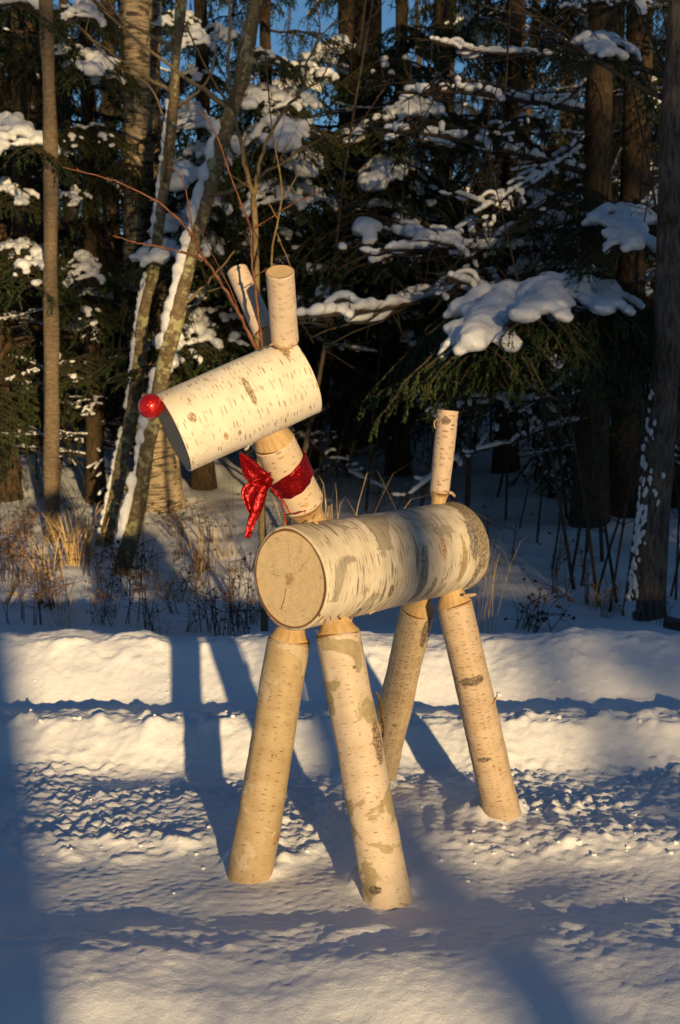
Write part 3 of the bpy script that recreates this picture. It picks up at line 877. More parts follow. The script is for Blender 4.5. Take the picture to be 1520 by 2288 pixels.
def bough_proto(seed, droop=0.35, arch=0.10, snow=0.5, snow_r=(0.035, 0.06), density=1.0, mat='needle', width=0.42, fingers=True, needles=True, t0=0.22, nsz=0.72, gate=True):
    rr = random.Random(seed)
    stem = [Vector((t, 0.03 * math.sin(t * 5 + seed), arch * math.sin(math.pi * min(1, t * 1.05)) + 0.012 * rr.uniform(-1, 1))) for t in np.linspace(0, 1, 14)]
    wood, NV, NF, blobs = Acc(), [], [], []
    wood.add(*tube(stem, [0.013 * (1 - 0.8 * i / 13) for i in range(14)], 6))
    def needle(p, d, ln, wd):
        ax = (d + Vector((rr.gauss(0, .35), rr.gauss(0, .35), rr.gauss(0, .3)))).normalized()
        sd = ax.cross(Vector((rr.gauss(0, .5), rr.gauss(0, .5), 1))).normalized()
        b = len(NV)
        NV.extend([p - sd * wd * 0.5, p + ax * ln * 0.5 - sd * wd, p + ax * ln, p + ax * ln * 0.5 + sd * wd])
        NF.append((b, b + 1, b + 2, b + 3))
    def at(t):
        f = t * 13; i = min(int(f), 12)
        return stem[i].lerp(stem[i + 1], f - i), (stem[i + 1] - stem[i]).normalized()
    ns = int(30 * density)
    for i in range(ns):
        t = 0.14 + 0.86 * (i + rr.random()) / ns
        p, tn = at(min(t, 0.999))
        s = 1 if i % 2 else -1
        l = (width * (1 - t) ** 0.65 * min(1, t * 2.2) + 0.09) * rr.uniform(0.65, 1.15)
        ang = R(rr.uniform(42, 70)) * s
        d0 = Vector((math.cos(ang), math.sin(ang), rr.uniform(-0.05, 0.1)))
        tw = [p]
        for q in range(1, 6):
            f = q / 5
            tw.append(p + d0 * (l * f) + Vector((0, 0, -droop * l * f * f * rr.uniform(0.8, 1.25))))
        wood.add(*tube(tw, [0.004 * (1 - 0.7 * q / 5) for q in range(6)], 4, cap=False))
        if needles:
            nn = int(l / 0.0085 / nsz ** 0.8)
            for q in range(nn):
                f = (q + rr.random()) / nn * 5; k = min(int(f), 4)
                pp = tw[k].lerp(tw[k + 1], f - k); dd = (tw[k + 1] - tw[k]).normalized()
                sd = dd.cross(Vector((0, 0, 1))).normalized() * rr.choice((-1, 1))
                needle(pp, dd * 0.6 + sd * 0.9, nsz * rr.uniform(0.022, 0.045), nsz * rr.uniform(0.003, 0.007))
            for q in range(int(l / 0.05 / nsz)):                      # hanging / side sprays
                f = rr.uniform(0.15, 1) * 5; k = min(int(f), 4)
                pp = tw[k].lerp(tw[k + 1], f - k); dd = (tw[k + 1] - tw[k]).normalized()
                sd = dd.cross(Vector((0, 0, 1))).normalized() * rr.choice((-1, 1))
                sl = rr.uniform(0.05, 0.12) * (1 - 0.4 * f / 5)
                sdir = (dd * 0.7 + sd * 0.8 + Vector((0, 0, -droop * rr.uniform(0.3, 1.6)))).normalized()
                nj = int(9 / nsz)
                for j in range(nj):
                    needle(pp + sdir * sl * j / nj, sdir, nsz * rr.uniform(0.02, 0.038), nsz * rr.uniform(0.003, 0.007))
        # snow lies along the top of the twig
        if rr.random() < snow * (1.25 if not gate or math.sin(t * 11 + seed * 2.1) > -0.2 else 0.12) and t > t0:
            f0, f1 = (0.0, rr.uniform(0.45, 0.95)) if not gate else (rr.uniform(0.0, 0.3), rr.uniform(0.5, 0.95))
            nb = max(2, int(l * (f1 - f0) / 0.022))
            for q in range(nb):
                f = (f0 + (f1 - f0) * q / max(1, nb - 1)) * 5; k = min(int(f), 4)
                pp = tw[k].lerp(tw[k + 1], f - k)
                r = rr.uniform(*snow_r) * (1.0 - 0.6 * f / 5) * (rr.choice((0.45, 0.7, 0.95)) if gate else rr.uniform(0.75, 1.1))
                blobs.append((pp + Vector((rr.gauss(0, .008), rr.gauss(0, .008), r * 0.45)), r, rr.uniform(0.6, 0.9)))
    nb = int(18 * snow)
    for i in range(nb):
        t = rr.uniform(t0 + 0.03, 1.0)
        p, _ = at(min(t, 0.999))
        r = rr.uniform(*snow_r) * 1.1
        blobs.append((p + Vector((0, rr.gauss(0, .012), r * 0.5)), r, rr.uniform(0.6, 0.85)))
    blobs = prune(blobs, 3) if not gate else prune(blobs, 2)
    wm = mesh('bough', wood.V, wood.F, M['conif_bark'], uv=wood.U)
    nm = mesh('needles', NV, NF, M[mat], smooth=False) if needles else None
    sm = merged_snow('snow_cap', blobs, 0.0085, M['snow_tree'], 2) if blobs else None
    return wm, nm, sm

def dead_proto(seed, snow=0.7):
    """long bare branch with a ridge of snow on it"""
    rr = random.Random(seed)
    st = spline([Vector((0, 0, 0)), Vector((0.3, 0.02, 0.03 * rr.uniform(-1, 1.5))), Vector((0.65, -0.02, 0.05 * rr.uniform(-1, 1))), Vector((1, 0.0, 0))], 22)
    wood = Acc(); wood.add(*tube(st, [0.0105 * (1 - 0.75 * i / 21) for i in range(22)], 6))
    blobs = []
    def ridge(P, r0):
        on = True
        for i in range(len(P) - 1):
            if rr.random() < (0.08 if on else 0.3): on = not on
            if on and rr.random() < snow + 0.2:
                for q in (0, .33, .66):
                    r = r0 * rr.uniform(0.75, 1.35)
                    blobs.append((P[i].lerp(P[i + 1], q) + Vector((0, 0, r * 0.7 + 0.004)), r, 0.9))
    ridge(st, 0.0125)
    for i in range(16):
        k = rr.randint(3, 20)
        s = rr.choice((-1, 1)); l = rr.uniform(0.08, 0.32) * (1.1 - k / 24)
        e = st[k] + Vector((l * rr.uniform(0.4, 0.9), s * l * rr.uniform(.4, .9), rr.uniform(-0.25, 0.2) * l))
        tw = spline([st[k], st[k].lerp(e, 0.5) + Vector((0, 0, rr.uniform(-.02, .03))), e], 8)
        wood.add(*tube(tw, [0.0042 * (1 - 0.7 * q / 7) for q in range(8)], 4, cap=False))
        if rr.random() < 0.6: ridge(tw, 0.009)
        for j in range(3):
            k2 = rr.randint(2, 6)
            e2 = tw[k2] + Vector((rr.gauss(0, .05), rr.gauss(0, .05), rr.gauss(-0.01, .04)))
            wood.add(*tube([tw[k2], tw[k2].lerp(e2, .5) + Vector((0, 0, .004)), e2], [0.002, 0.0016, 0.0008], 3, cap=False))
    return mesh('bough', wood.V, wood.F, M['twig_dark'], uv=wood.U), None, merged_snow('snow_cap', blobs, 0.0065, M['snow_tree'], 3)

PB = {
    'light': [bough_proto(1, 0.40, 0.09, 0.34, (0.012, 0.026), 1.2), bough_proto(2, 0.5, 0.12, 0.42, (0.012, 0.028), 1.2), bough_proto(13, 0.7, 0.12, 0.3, (0.010, 0.024), 1.2)],
    'mid': [bough_proto(3, 0.45, 0.10, 0.62, (0.018, 0.036), 1.2), bough_proto(4, 0.35, 0.14, 0.58, (0.020, 0.038), 1.2), bough_proto(14, 0.6, 0.14, 0.62, (0.018, 0.036), 1.2)],
    'heavy': [bough_proto(5, 0.6, 0.12, 0.9, (0.026, 0.050), 1.2), bough_proto(6, 0.65, 0.10, 0.85, (0.024, 0.048), 1.2), bough_proto(15, 0.55, 0.12, 0.9, (0.024, 0.05), 1.2)],
    'hang': [bough_proto(7, 1.5, 0.06, 0.12, (0.012, 0.024), 1.25, 'needle2', 0.36), bough_proto(8, 1.9, 0.10, 0.16, (0.012, 0.026), 1.25, 'needle2', 0.36)],
    'tip': [bough_proto(16, 0.7, 0.08, 0.9, (0.020, 0.034), 1.3, t0=0.62, nsz=0.42, gate=False), bough_proto(19, 0.85, 0.06, 0.85, (0.018, 0.032), 1.3, t0=0.58, nsz=0.42, gate=False), bough_proto(21, 0.75, 0.09, 0.9, (0.018, 0.036), 1.3, t0=0.6, nsz=0.42, gate=False)],
    'fine': [bough_proto(18, 0.6, 0.10, 0.15, (0.008, 0.018), 1.2, nsz=0.42)],
    'dead': [dead_proto(9), dead_proto(10), dead_proto(12, 0.45)],
}

def add_bough(tree, p, tip, kind, rr, roll=None, wide=1.0, which=None):
    """p and tip in world space"""
    wm, nm, sm = PB[kind][which if which is not None else rr.randrange(len(PB[kind]))]
    d = Vector(tip) - Vector(p)
    L = d.length
    o = bpy.data.objects.new('bough', wm); col.objects.link(o)
    o.parent = tree; o.location = Vector(p) - ORG[tree]
    yaw = math.atan2(d.y, d.x); el = math.atan2(d.z, math.hypot(d.x, d.y))
    o.rotation_euler = (roll if roll is not None else rr.gauss(0, 0.18), -el, yaw)
    o.scale = (L, L * wide, L * wide)
    for nme, m in (('needles', nm), ('snow_cap', sm)):
        if m:
            c = bpy.data.objects.new(nme, m); col.objects.link(c); c.parent = o; c['kind'] = 'stuff'
    return o

def trunk_part(tree, pts, r0, r1, mat, seg=12, n=None, rough=0.25, seed=0, name='trunk', flare=0.35):
    n = n or max(10, len(pts) * 5)
    P = spline(pts, n)
    L = sum((P[i + 1] - P[i]).length for i in range(n - 1))
    rad, s = [], 0
    for i in range(n):
        if i: s += (P[i] - P[i - 1]).length
        rad.append((r0 + (r1 - r0) * (s / L)) * (1 + flare * math.exp(-s / (r0 * 3.0))))
    V, F, U = tube(P, rad, seg, rough=rough, seed=seed)
    o = part(name, V, F, mat, tree, uv=U)
    return o, P, rad

def conifer(name, X, Y, H, r, label, group, seed, nb=26, z0=0.7, Lmax=1.5, kinds=(('light', 3), ('mid', 3), ('hang', 1)), dead=6, lean=0.0, top=None, yawbias=None, snowless=False):
    rr = random.Random(seed)
    g = gz(X, Y) - 0.05
    t = empty(name, (X, Y, g), label, 'tree', group)
    pts = [Vector((X, Y, g)), Vector((X + lean * 0.3 + rr.gauss(0, .02), Y, g + H * 0.35)), Vector((X + lean * 0.7, Y + rr.gauss(0, .03), g + H * 0.7)), Vector((X + lean, Y, g + H))]
    _, P, rad = trunk_part(t, pts, r, 0.012, M['conif_bark'], 12, 24, 0.3, seed)
    pool = [k for k, w in kinds for _ in range(w)]
    def tp(z):
        f = max(0, min(1, (z - g) / H)) * 23; i = min(int(f), 22)
        return P[i].lerp(P[i + 1], f - i)
    a = rr.uniform(0, 6.28)
    for i in range(nb):
        f = (i + rr.random()) / nb
        z = z0 + (H * 0.97 - z0) * f ** 1.25
        a += 2.4 + rr.gauss(0, 0.35)
        L = max(0.25, Lmax * (1 - (z - g) / (H * 1.04)) * rr.uniform(0.75, 1.2))
        p = tp(z)
        ang = a if yawbias is None else yawbias + rr.gauss(0, 1.0)
        add_bough(t, p, p + Vector((math.cos(ang) * L, math.sin(ang) * L, L * rr.uniform(-0.45, 0.02))), rr.choice(pool), rr, wide=rr.uniform(0.8, 1.15))
    for i in range(dead):
        z = g + rr.uniform(0.35, max(0.6, z0 + 1.3))
        a = rr.uniform(0, 6.28); L = rr.uniform(0.6, 1.5)
        p = tp(z)
        add_bough(t, p, p + Vector((math.cos(a) * L, math.sin(a) * L, L * rr.uniform(-0.3, 0.12))), 'dead', rr, wide=0.9)
    return t

# ---- named trees of the wood's edge
def tree_root(name, px, py, label, group=None, zoff=0.0):
    z = -0.2
    for _ in range(4):
        p = G(px, py, z); z = gz(p.x, p.y)
    p = G(px, py, z)
    return empty(name, (p.x, p.y, z - 0.03), label, 'tree', group), p

def bare_limbs(t, P, rad, mat, rr, n, i0, lmin, lmax, up=0.6):
    """bare limbs with twigs, high on a trunk"""
    for _ in range(n):
        i = rr.randint(i0, len(P) - 2)
        a = rr.uniform(0, 6.28); l = rr.uniform(lmin, lmax)
        d = Vector((math.cos(a), math.sin(a), up * rr.uniform(0.5, 1.4)))
        e = P[i] + d * l
        ln = [([P[i], P[i] + d * l * 0.4 + Vector((0, 0, -0.03 * l)), e], min(rad[i] * 0.45, 0.018), 0.003)]
        for k in range(6):
            f = rr.uniform(0.25, 0.95); b = P[i] + d * l * f
            dd = Vector((d.x + rr.gauss(0, .6), d.y + rr.gauss(0, .6), d.z + rr.gauss(0, .4))).normalized() * l * rr.uniform(0.2, 0.5)
            ln.append(([b, b + dd * 0.5, b + dd], 0.004, 0.0012))
        twigs('limb', ln, mat, t, seed=rr.randint(0, 999), seg=5)

def snow_side(t, P, rad, side, f0, f1, r, seed, prob=0.75):
    """snow plastered on the upper side of a leaning stem"""
    rr = random.Random(seed); blobs = []
    n = len(P); on = True
    for i in range(int(n * f0), int((n - 1) * f1)):
        if rr.random() < (0.07 if on else 0.4): on = not on
        k = 1.0 if on else 0.0
        for q in np.linspace(0, 1, max(2, int((P[i + 1] - P[i]).length / (r * 0.7))), endpoint=False):
            if rr.random() < prob * k:
                s = r * rr.uniform(0.55, 1.35)
                blobs.append((P[i].lerp(P[i + 1], q) + Vector(side) * (rad[i] + s * 0.25) + Vector((0, rr.gauss(0, .008), 0)), s, 1.3))
    if not blobs: return
    og = ORG[t]
    me = merged_snow('snow_strip', [(c - og, a, b) for c, a, b in blobs], r * 0.3, M['snow_tree'], 3)
    obj('snow_strip', me, t)['kind'] = 'stuff'

rr = random.Random(77)
# straight grey trunk on the left
t, p = tree_root('young_tree', 117, 1208, 'straight grey-brown trunk rising from a tuft of straw-coloured grass')
d = p.y
P0 = [p + Vector((0, 0, -0.05))] + PL([(117, 1100), (114, 700), (113, 350), (103, 0), (96, -500), (90, -1100)], d)
_, P, rad = trunk_part(t, P0, 0.054, 0.032, M['bark_grey'], 16, 50, 0.3, 1, flare=0.12)
bare_limbs(t, P, rad, M['sapling'], rr, 7, 36, 0.8, 1.6)

# double birch behind the head
t, p = tree_root('old_birch', 368, 1142, 'thick double-stemmed old birch with peeling bark behind the leaning stems')
d = p.y
_, P, rad = trunk_part(t, [p + Vector((0, 0, -0.1))] + PL([(352, 1040), (322, 800), (308, 600), (310, 380), (302, 100), (296, -300), (285, -900)], d), 0.118, 0.075, M['bark_big'], 24, 60, 0.25, 2, flare=0.5)
bare_limbs(t, P, rad, M['sapling'], rr, 8, 44, 0.9, 1.8)
_, P, rad = trunk_part(t, [p + Vector((0.02, 0.12, -0.1))] + PL([(368, 1000), (358, 750), (343, 450), (338, 200), (342, -200), (350, -800)], d + 0.22), 0.10, 0.05, M['bark_big'], 20, 50, 0.25, 3, name='second_trunk', flare=0.4)
bare_limbs(t, P, rad, M['sapling'], rr, 5, 36, 0.9, 1.6)

# two leaning slim stems with snow on their upper side
for (bx, by, ln, r0, r1, lab, sd) in (
        (232, 1216, [(262, 1080), (300, 880), (322, 700), (348, 560), (378, 330), (393, 150), (405, 0), (425, -250), (460, -700)], 0.046, 0.024, 'slim lichen-spotted leaning stem with a thin line of snow along it', 21),
        (277, 1272, [(308, 1130), (340, 960), (372, 800), (402, 680), (445, 500), (498, 310), (545, 150), (580, -20), (640, -300), (720, -800)], 0.052, 0.026, 'slim lichened stem leaning right with thick snow plastered along it', 22)):
    t, p = tree_root('leaning_tree', bx, by, lab)
    d = p.y
    _, P, rad = trunk_part(t, [p + Vector((-0.01, 0, -0.06))] + PL(ln, (d, d - 0.25)), r0, r1, M['bark_slim'], 14, 90, 0.6, sd, flare=0.1)
    snow_side(t, P, rad, (-0.85, -0.1, 0.3), 0.04, 0.62, 0.017 if sd == 21 else 0.031, sd, 0.75 if sd == 21 else 0.85)
    bare_limbs(t, P, rad, M['bark_slim'], rr, 6, 40, 0.5, 1.1)
    if sd == 22:
        twigs('limb', [(PL([(402, 690), (440, 655), (470, 625), (525, 560)], (d, d - .1)), 0.012, 0.004), (PL([(440, 655), (470, 650), (500, 640)], d), 0.004, 0.0015)], M['bark_slim'], t, seed=5)
    else:
        twigs('limb', [(PL([(392, 240), (430, 215), (470, 170), (490, 60)], (d, d - .1)), 0.013, 0.004)], M['bark_slim'], t, seed=6)
        twigs('limb', [(PL([(385, 330), (340, 200), (250, 140), (180, 60)], (d, d - .3)), 0.008, 0.003)], M['bark_slim'], t, seed=7)

# forked olive sapling behind the antlers
zz = gz(-0.35, 6.3)
t = empty('forked_sapling', (-0.37, 6.3, zz - 0.03), 'slender forked olive-brown sapling rising behind the antlers', 'sapling')
d = 6.3
_, P, rad = trunk_part(t, [Vector((-0.37, 6.3, zz - 0.05))] + PL([(585, 1150), (578, 900), (575, 700), (571, 520), (566, 440)], d), 0.020, 0.014, M['sapling'], 8, 30, 0.2, 4, flare=0.1)
twigs('limb', [(PL([(566, 442), (548, 370), (528, 270), (512, 190), (513, 60), (520, -120), (530, -400)], d), 0.012, 0.005),
               (PL([(530, 260), (495, 210), (450, 130), (410, 40), (380, -40)], (d, d - .2)), 0.006, 0.003)], M['sapling'], t, seed=8)
twigs('limb', [(PL([(567, 440), (580, 370), (603, 300), (640, 240), (676, 200), (690, 130), (735, 60), (770, 45)], (d, d - .1)), 0.0105, 0.0025),
               (PL([(676, 200), (715, 180), (745, 120), (752, 60)], d), 0.005, 0.002), (PL([(700, 120), (715, 60), (706, 0), (700, -80)], d), 0.005, 0.002)], M['sapling'], t, seed=9)
t = empty('bare_sapling', (-0.27, 5.9, gz(-0.27, 5.9) - 0.03), 'thin whip-like bare sapling just right of the forked one', 'sapling')
trunk_part(t, [Vector((-0.27, 5.9, gz(-0.27, 5.9) - 0.05))] + PL([(640, 1000), (630, 800), (607, 590), (622, 490), (630, 420), (610, 300), (600, 200), (590, 60)], 5.9), 0.009, 0.003, M['sapling'], 6, 30, 0.2, 5, flare=0)
twigs('limb', [(PL([(622, 490), (590, 440), (560, 420), (500, 380)], 5.9), 0.003, 0.001), (PL([(618, 520), (650, 600), (660, 680)], 5.9), 0.003, 0.001), (PL([(628, 450), (660, 400), (700, 330)], 5.9), 0.003, 0.001)], M['sapling'], t, seed=10)

# furrowed dark trunk at the right edge
t, p = tree_root('furrowed_tree', 1440, 1372, 'thick dark furrowed trunk with snow caught in its bark beside the trail')
d = p.y
_, P, rad = trunk_part(t, [p + Vector((0, 0, -0.08))] + PL([(1448, 1280), (1468, 1050), (1490, 800), (1503, 500), (1515, 200), (1528, -100), (1560, -700)], d), 0.088, 0.06, M['bark_right'], 22, 60, 0.4, 6, flare=0.35)
bare_limbs(t, P, rad, M['twig_dark'], rr, 8, 36, 0.7, 1.5)
og = ORG[t]; blobs = []
r3 = random.Random(4)
for i in range(210):
    f = r3.betavariate(1.5, 2.2) * 0.42 * 59; k = min(int(f), 57)
    s = r3.uniform(0.004, 0.014)
    a = R(r3.gauss(202, 30))
    blobs.append((P[k].lerp(P[k + 1], f - k) + Vector((math.cos(a), -abs(math.sin(a)) * 0.55 - 0.15, 0)).normalized() * (rad[k] * 0.99) - og, s, 1.7))
obj('snow_strip', merged_snow('snow_strip', blobs, 0.0045, M['snow_tree'], 2), t)['kind'] = 'stuff'
# roots of the right-hand trunk: fallen log end
acc = Acc(); V, F, U = tube(spline([W(1485, 1388, 6.0), W(1520, 1395, 6.0), W(1580, 1400, 6.1)], 10), 0.028, 10, rough=0.3); acc.add(V, F, U)
tag(part('fallen_branch', acc.V, acc.F, M['bark_right'], None, uv=acc.U), 'short dark fallen branch end by the foot of the furrowed trunk', 'branch')

# two tall spruces with long low branches, right
def spruce_px(px, py, lab, seed, H, r, hero, dead_hero, **kw):
    z = -0.1
    for _ in range(4):
        q = G(px, py, z); z = gz(q.x, q.y)
    t = conifer('spruce_tree', q.x, q.y, H, r, lab, None, seed, **kw)
    h = random.Random(seed + 500)
    for (x, y, d, kind, z1, wd) in hero:
        tip = W(x, y, d)
        p = Vector((q.x, q.y, z1 if z1 is not None else tip.z + 0.18))
        add_bough(t, p, tip, kind, h, roll=h.gauss(0, 0.08), wide=wd)
    for (x0, y0, x1, y1, d1, wd) in dead_hero:
        add_bough(t, W(x0, y0, q.y), W(x1, y1, d1), 'dead', h, roll=h.uniform(-.3, .3), wide=wd)
    return t, q
t, q = spruce_px(1318, 1190, 'tall spruce trunk glowing brown with long snow-lined branches reaching left', 101, 13, 0.115,
                 [(1030, 775, 6.5, 'tip', 1.42, 0.85), (1150, 715, 6.5, 'tip', 1.42, 0.8), (1240, 690, 6.6, 'tip', 1.4, 0.85), (1330, 700, 6.7, 'tip', 1.4, 0.7), (1090, 840, 7.0, 'fine', 1.3, 0.9), (1320, 760, 6.9, 'fine', 1.35, .9), (1180, 760, 6.6, 'fine', 1.3, .9),
                  (1345, 120, 6.9, 'tip', 3.0, 0.55), (1180, 520, 7.6, 'fine', 2.1, 0.8)],
                 [(1300, 248, 890, 205, 7.6, 1.25), (1305, 384, 830, 285, 7.6, 1.15), (1290, 600, 640, 715, 7.2, 1.0), (1290, 520, 850, 560, 7.4, 1.1), (1300, 420, 960, 700, 7.5, 0.8),
                  (1300, 880, 930, 940, 7.6, .9), (1300, 300, 1010, 600, 7.6, .7), (1300, 820, 900, 1120, 8.0, 0.8), (1290, 560, 960, 540, 7.4, 1.0), (1290, 500, 1010, 430, 7.6, .8), (1300, 330, 1060, 480, 7.8, .8), (1300, 690, 1000, 620, 7.3, .9), (1310, 180, 1120, 330, 8, .8), (1300, 940, 1060, 1010, 7.7, .8), (1300, 140, 960, 90, 8.0, .9)],
                 nb=16, z0=3.4, Lmax=2.2, kinds=(('hang', 4), ('light', 2)), dead=4)
t, q = spruce_px(1392, 1150, 'second spruce trunk close behind the glowing brown one', 102, 14, 0.115,
                 [(1400, 550, 6.9, 'tip', 1.95, 0.7), (1440, 30, 8.5, 'tip', 3.7, 0.6), (1500, 300, 9.0, 'mid', 2.9, .9)],
                 [(1380, 500, 1500, 380, 9.5, .7), (1390, 330, 1290, 560, 9.2, .6), (1400, 640, 1510, 600, 8.8, .7)],
                 nb=16, z0=3.5, Lmax=2.2, kinds=(('hang', 4), ('light', 2)), dead=5)
# dark trunks in the middle distance
spruce_px(812, 985, 'dark straight spruce trunk in the shade above the reindeer back', 103, 14, 0.20,
          [(620, 250, 11, 'heavy', 3.8, 1.0), (690, 400, 11, 'heavy', 2.9, 0.9), (560, 430, 10.5, 'heavy', 2.6, 1.0)],
          [(820, 470, 960, 380, 14, .7), (820, 560, 1100, 470, 14, .7)], nb=17, z0=2.2, Lmax=2.4, kinds=(('hang', 4), ('light', 1)), dead=6)
spruce_px(765, 1000, 'slimmer dark trunk beside the dark straight spruce', 104, 11, 0.10,
          [(860, 600, 9.5, 'mid', 2.0, .9), (930, 590, 9.0, 'mid', 2.0, .7)], [(765, 620, 600, 540, 12, .8)], nb=14, z0=2.4, Lmax=1.7, kinds=(('hang', 3), ('light', 2)), dead=6)
# snow-laden young firs of the left and centre edge
edge = [
    (215, 1120, 6.5, 0.07, 'snow-laden young fir between the grey trunk and the old birch', 111,
     [(190, 45, 8.6, 'heavy', None, .75), (215, 165, 8.6, 'heavy', None, .95), (120, 130, 8.8, 'mid', None, .9), (255, 185, 8.8, 'heavy', None, .7), (160, 330, 8.9, 'mid', None, .8), (190, 640, 8.7, 'heavy', None, .8), (205, 730, 8.8, 'mid', None, .9), (150, 470, 8.9, 'mid', None, .9), (250, 330, 9.0, 'mid', None, .9), (170, 860, 8.8, 'light', None, .9)]),
    (20, 1110, 7.5, 0.09, 'snow-laden fir left of the straight grey trunk', 112,
     [(30, 20, 8.4, 'heavy', None, 1.1), (75, 340, 8.3, 'heavy', None, .8), (20, 330, 8.8, 'heavy', None, .8), (40, 470, 8.6, 'mid', None, .9), (80, 640, 8.4, 'mid', None, .8), (110, 600, 8.6, 'heavy', None, .6)]),
    (455, 1085, 7.5, 0.08, 'bushy snow-laden fir behind the red twig antlers', 113,
     [(440, 110, 9.4, 'heavy', None, 1.0), (520, 90, 9.6, 'heavy', None, .9), (430, 190, 9.4, 'mid', None, 1.0), (400, 420, 8.6, 'heavy', None, .8), (420, 560, 8.7, 'heavy', None, .7), (365, 590, 8.3, 'heavy', None, .8), (440, 790, 8.8, 'heavy', None, .8),
      (520, 770, 9.0, 'mid', None, .8), (330, 850, 8.2, 'mid', None, .7), (360, 60, 9.6, 'heavy', None, 1.0), (430, 300, 9.0, 'heavy', None, .9), (470, 350, 9.0, 'heavy', None, .8), (390, 520, 8.7, 'heavy', None, .8), (470, 480, 8.9, 'heavy', None, .8)]),
    (600, 1070, 7.0, 0.08, 'fir heaped with snow behind the upright log antler', 114,
     [(560, 240, 9.6, 'heavy', None, 1.0), (600, 330, 9.4, 'heavy', None, .9), (690, 390, 9.2, 'heavy', None, 1.0), (520, 460, 9.4, 'heavy', None, .9), (640, 250, 9.6, 'heavy', None, .9), (710, 240, 9.8, 'heavy', None, .8), (720, 670, 8.6, 'mid', None, .7), (700, 720, 8.7, 'mid', None, .7), (480, 620, 9.2, 'mid', None, .9), (560, 150, 9.8, 'heavy', None, 1.0), (650, 330, 9.0, 'heavy', None, 1.0), (500, 370, 9.3, 'heavy', None, 1.0), (620, 470, 9.0, 'heavy', None, .9), (720, 470, 9.2, 'heavy', None, .9), (760, 180, 10, 'heavy', None, .9), (540, 560, 9.4, 'mid', None, .9), (660, 560, 9.3, 'mid', None, .9)]),
    (890, 1040, 8.0, 0.09, 'shaded fir with thin snow above the reindeer tail', 115,
     [(830, 590, 8.2, 'mid', None, .9), (930, 580, 8.0, 'mid', None, .7), (950, 320, 9.2, 'mid', None, 1.0), (1000, 700, 9, 'light', None, 1.0), (860, 170, 9.8, 'light', None, 1.0), (760, 330, 9.6, 'mid', None, .9), (840, 420, 9.3, 'heavy', None, .9), (930, 260, 9.6, 'heavy', None, .9), (960, 460, 9.4, 'mid', None, .9), (870, 300, 10, 'heavy', None, .9), (900, 770, 9.4, 'mid', None, .8), (820, 700, 9.4, 'mid', None, .8)]),
    (1130, 1050, 9.0, 0.10, 'dark fir in the gap left of the glowing spruce trunk', 116,
     [(1050, 540, 9.0, 'mid', None, .8), (1200, 470, 9.4, 'mid', None, .9), (1160, 610, 8.6, 'mid', None, .8), (1010, 170, 10.5, 'hang', None, 1.2), (1140, 120, 10.5, 'hang', None, 1.2), (1100, 880, 8.6, 'light', None, .8), (1080, 330, 9.6, 'mid', None, .9), (1200, 300, 9.8, 'light', None, 1.0), (1230, 560, 8.8, 'mid', None, .7), (1020, 880, 9.2, 'mid', None, .8), (1150, 960, 9.2, 'light', None, .8)]),
    (1490, 1120, 9.0, 0.10, 'fir half hidden behind the furrowed trunk', 117,
     [(1430, 210, 9.5, 'mid', None, .9), (1480, 460, 8.4, 'heavy', None, .7), (1400, 700, 9.4, 'mid', None, .8)]),
]
for (px, py, H, r, lab, seed, hero) in edge:
    thin = seed in (115, 116, 117)
    spruce_px(px, py, lab, seed, H, r, hero, [], nb=19 if thin else 26, z0=1.7 if thin else 0.55, Lmax=1.3 if thin else 1.55, kinds=(('light', 3), ('mid', 2), ('hang', 2)), dead=20)

# deeper wood: rows of conifers
rr = random.Random(2024)
n = 0
rows = [(12.5, 8), (15.5, 9), (19, 10), (24, 11), (30, 12), (38, 13)]
for (Y0, cnt) in rows:
    half = 0.30 * Y0 + 1.5
    for i in range(cnt):
        X = -half + 2 * half * (i + 0.5 + rr.uniform(-.38, .38)) / cnt
        Y = Y0 + rr.uniform(-1.4, 1.4)
        px = CX + X / Y * FPX
        inside_gap = 370 < px < 940 and Y0 > 12
        H = rr.uniform(8, 13) + 0.12 * Y0
        if inside_gap: H = CAMH + Y * rr.uniform(0.05, 0.17)
        conifer('spruce_tree', X, Y, H, rr.uniform(0.09, 0.17), 'dark spruce deep in the wood among many like it', 'spruces deep in the wood', 3000 + n,
                nb=24 if Y0 < 20 else 20, z0=rr.uniform(0.6, 1.8), Lmax=rr.uniform(1.8, 2.6), kinds=(('light', 4), ('mid', 2), ('hang', 3)), dead=6 if Y0 < 20 else 2, lean=rr.gauss(0, .25))
        n += 1

# bare understorey stems (three shapes, copied)
def sapling_shape(seed, h, r, bend):
    r4 = random.Random(seed)
    P = spline([Vector((0, 0, -0.05)), Vector((bend * 0.15, 0.03, h * 0.3)), Vector((bend * 0.5, -0.02, h * 0.65)), Vector((bend, 0.03, h))], 18)
    V, F, U = tube(P, [r * (1 - 0.75 * i / 17) for i in range(18)], 7, rough=0.2, seed=seed)
    tw = Acc()
    for _ in range(11):
        i = r4.randint(4, 16); a = r4.uniform(0, 6.28); l = r4.uniform(0.12, 0.5)
        d = Vector((math.cos(a), math.sin(a), r4.uniform(0.2, 1.3))).normalized()
        e = P[i] + d * l
        tw.add(*tube(spline([P[i], P[i] + d * l * 0.5 + Vector((0, 0, -0.02)), e], 6), [r * 0.32 * (1 - 0.7 * q / 5) for q in range(6)], 4, cap=False))
        for _k in range(2):
            f = r4.uniform(.3, .9); b = P[i].lerp(e, f); e2 = b + Vector((r4.gauss(0, .1), r4.gauss(0, .1), r4.uniform(0, .14)))
            tw.add(*tube([b, b.lerp(e2, .5), e2], [r * .16, r * .12, r * .06], 3, cap=False))
    return mesh('stem', V, F, M['twig_dark'], uv=U), mesh('twig', tw.V, tw.F, M['twig_dark'])
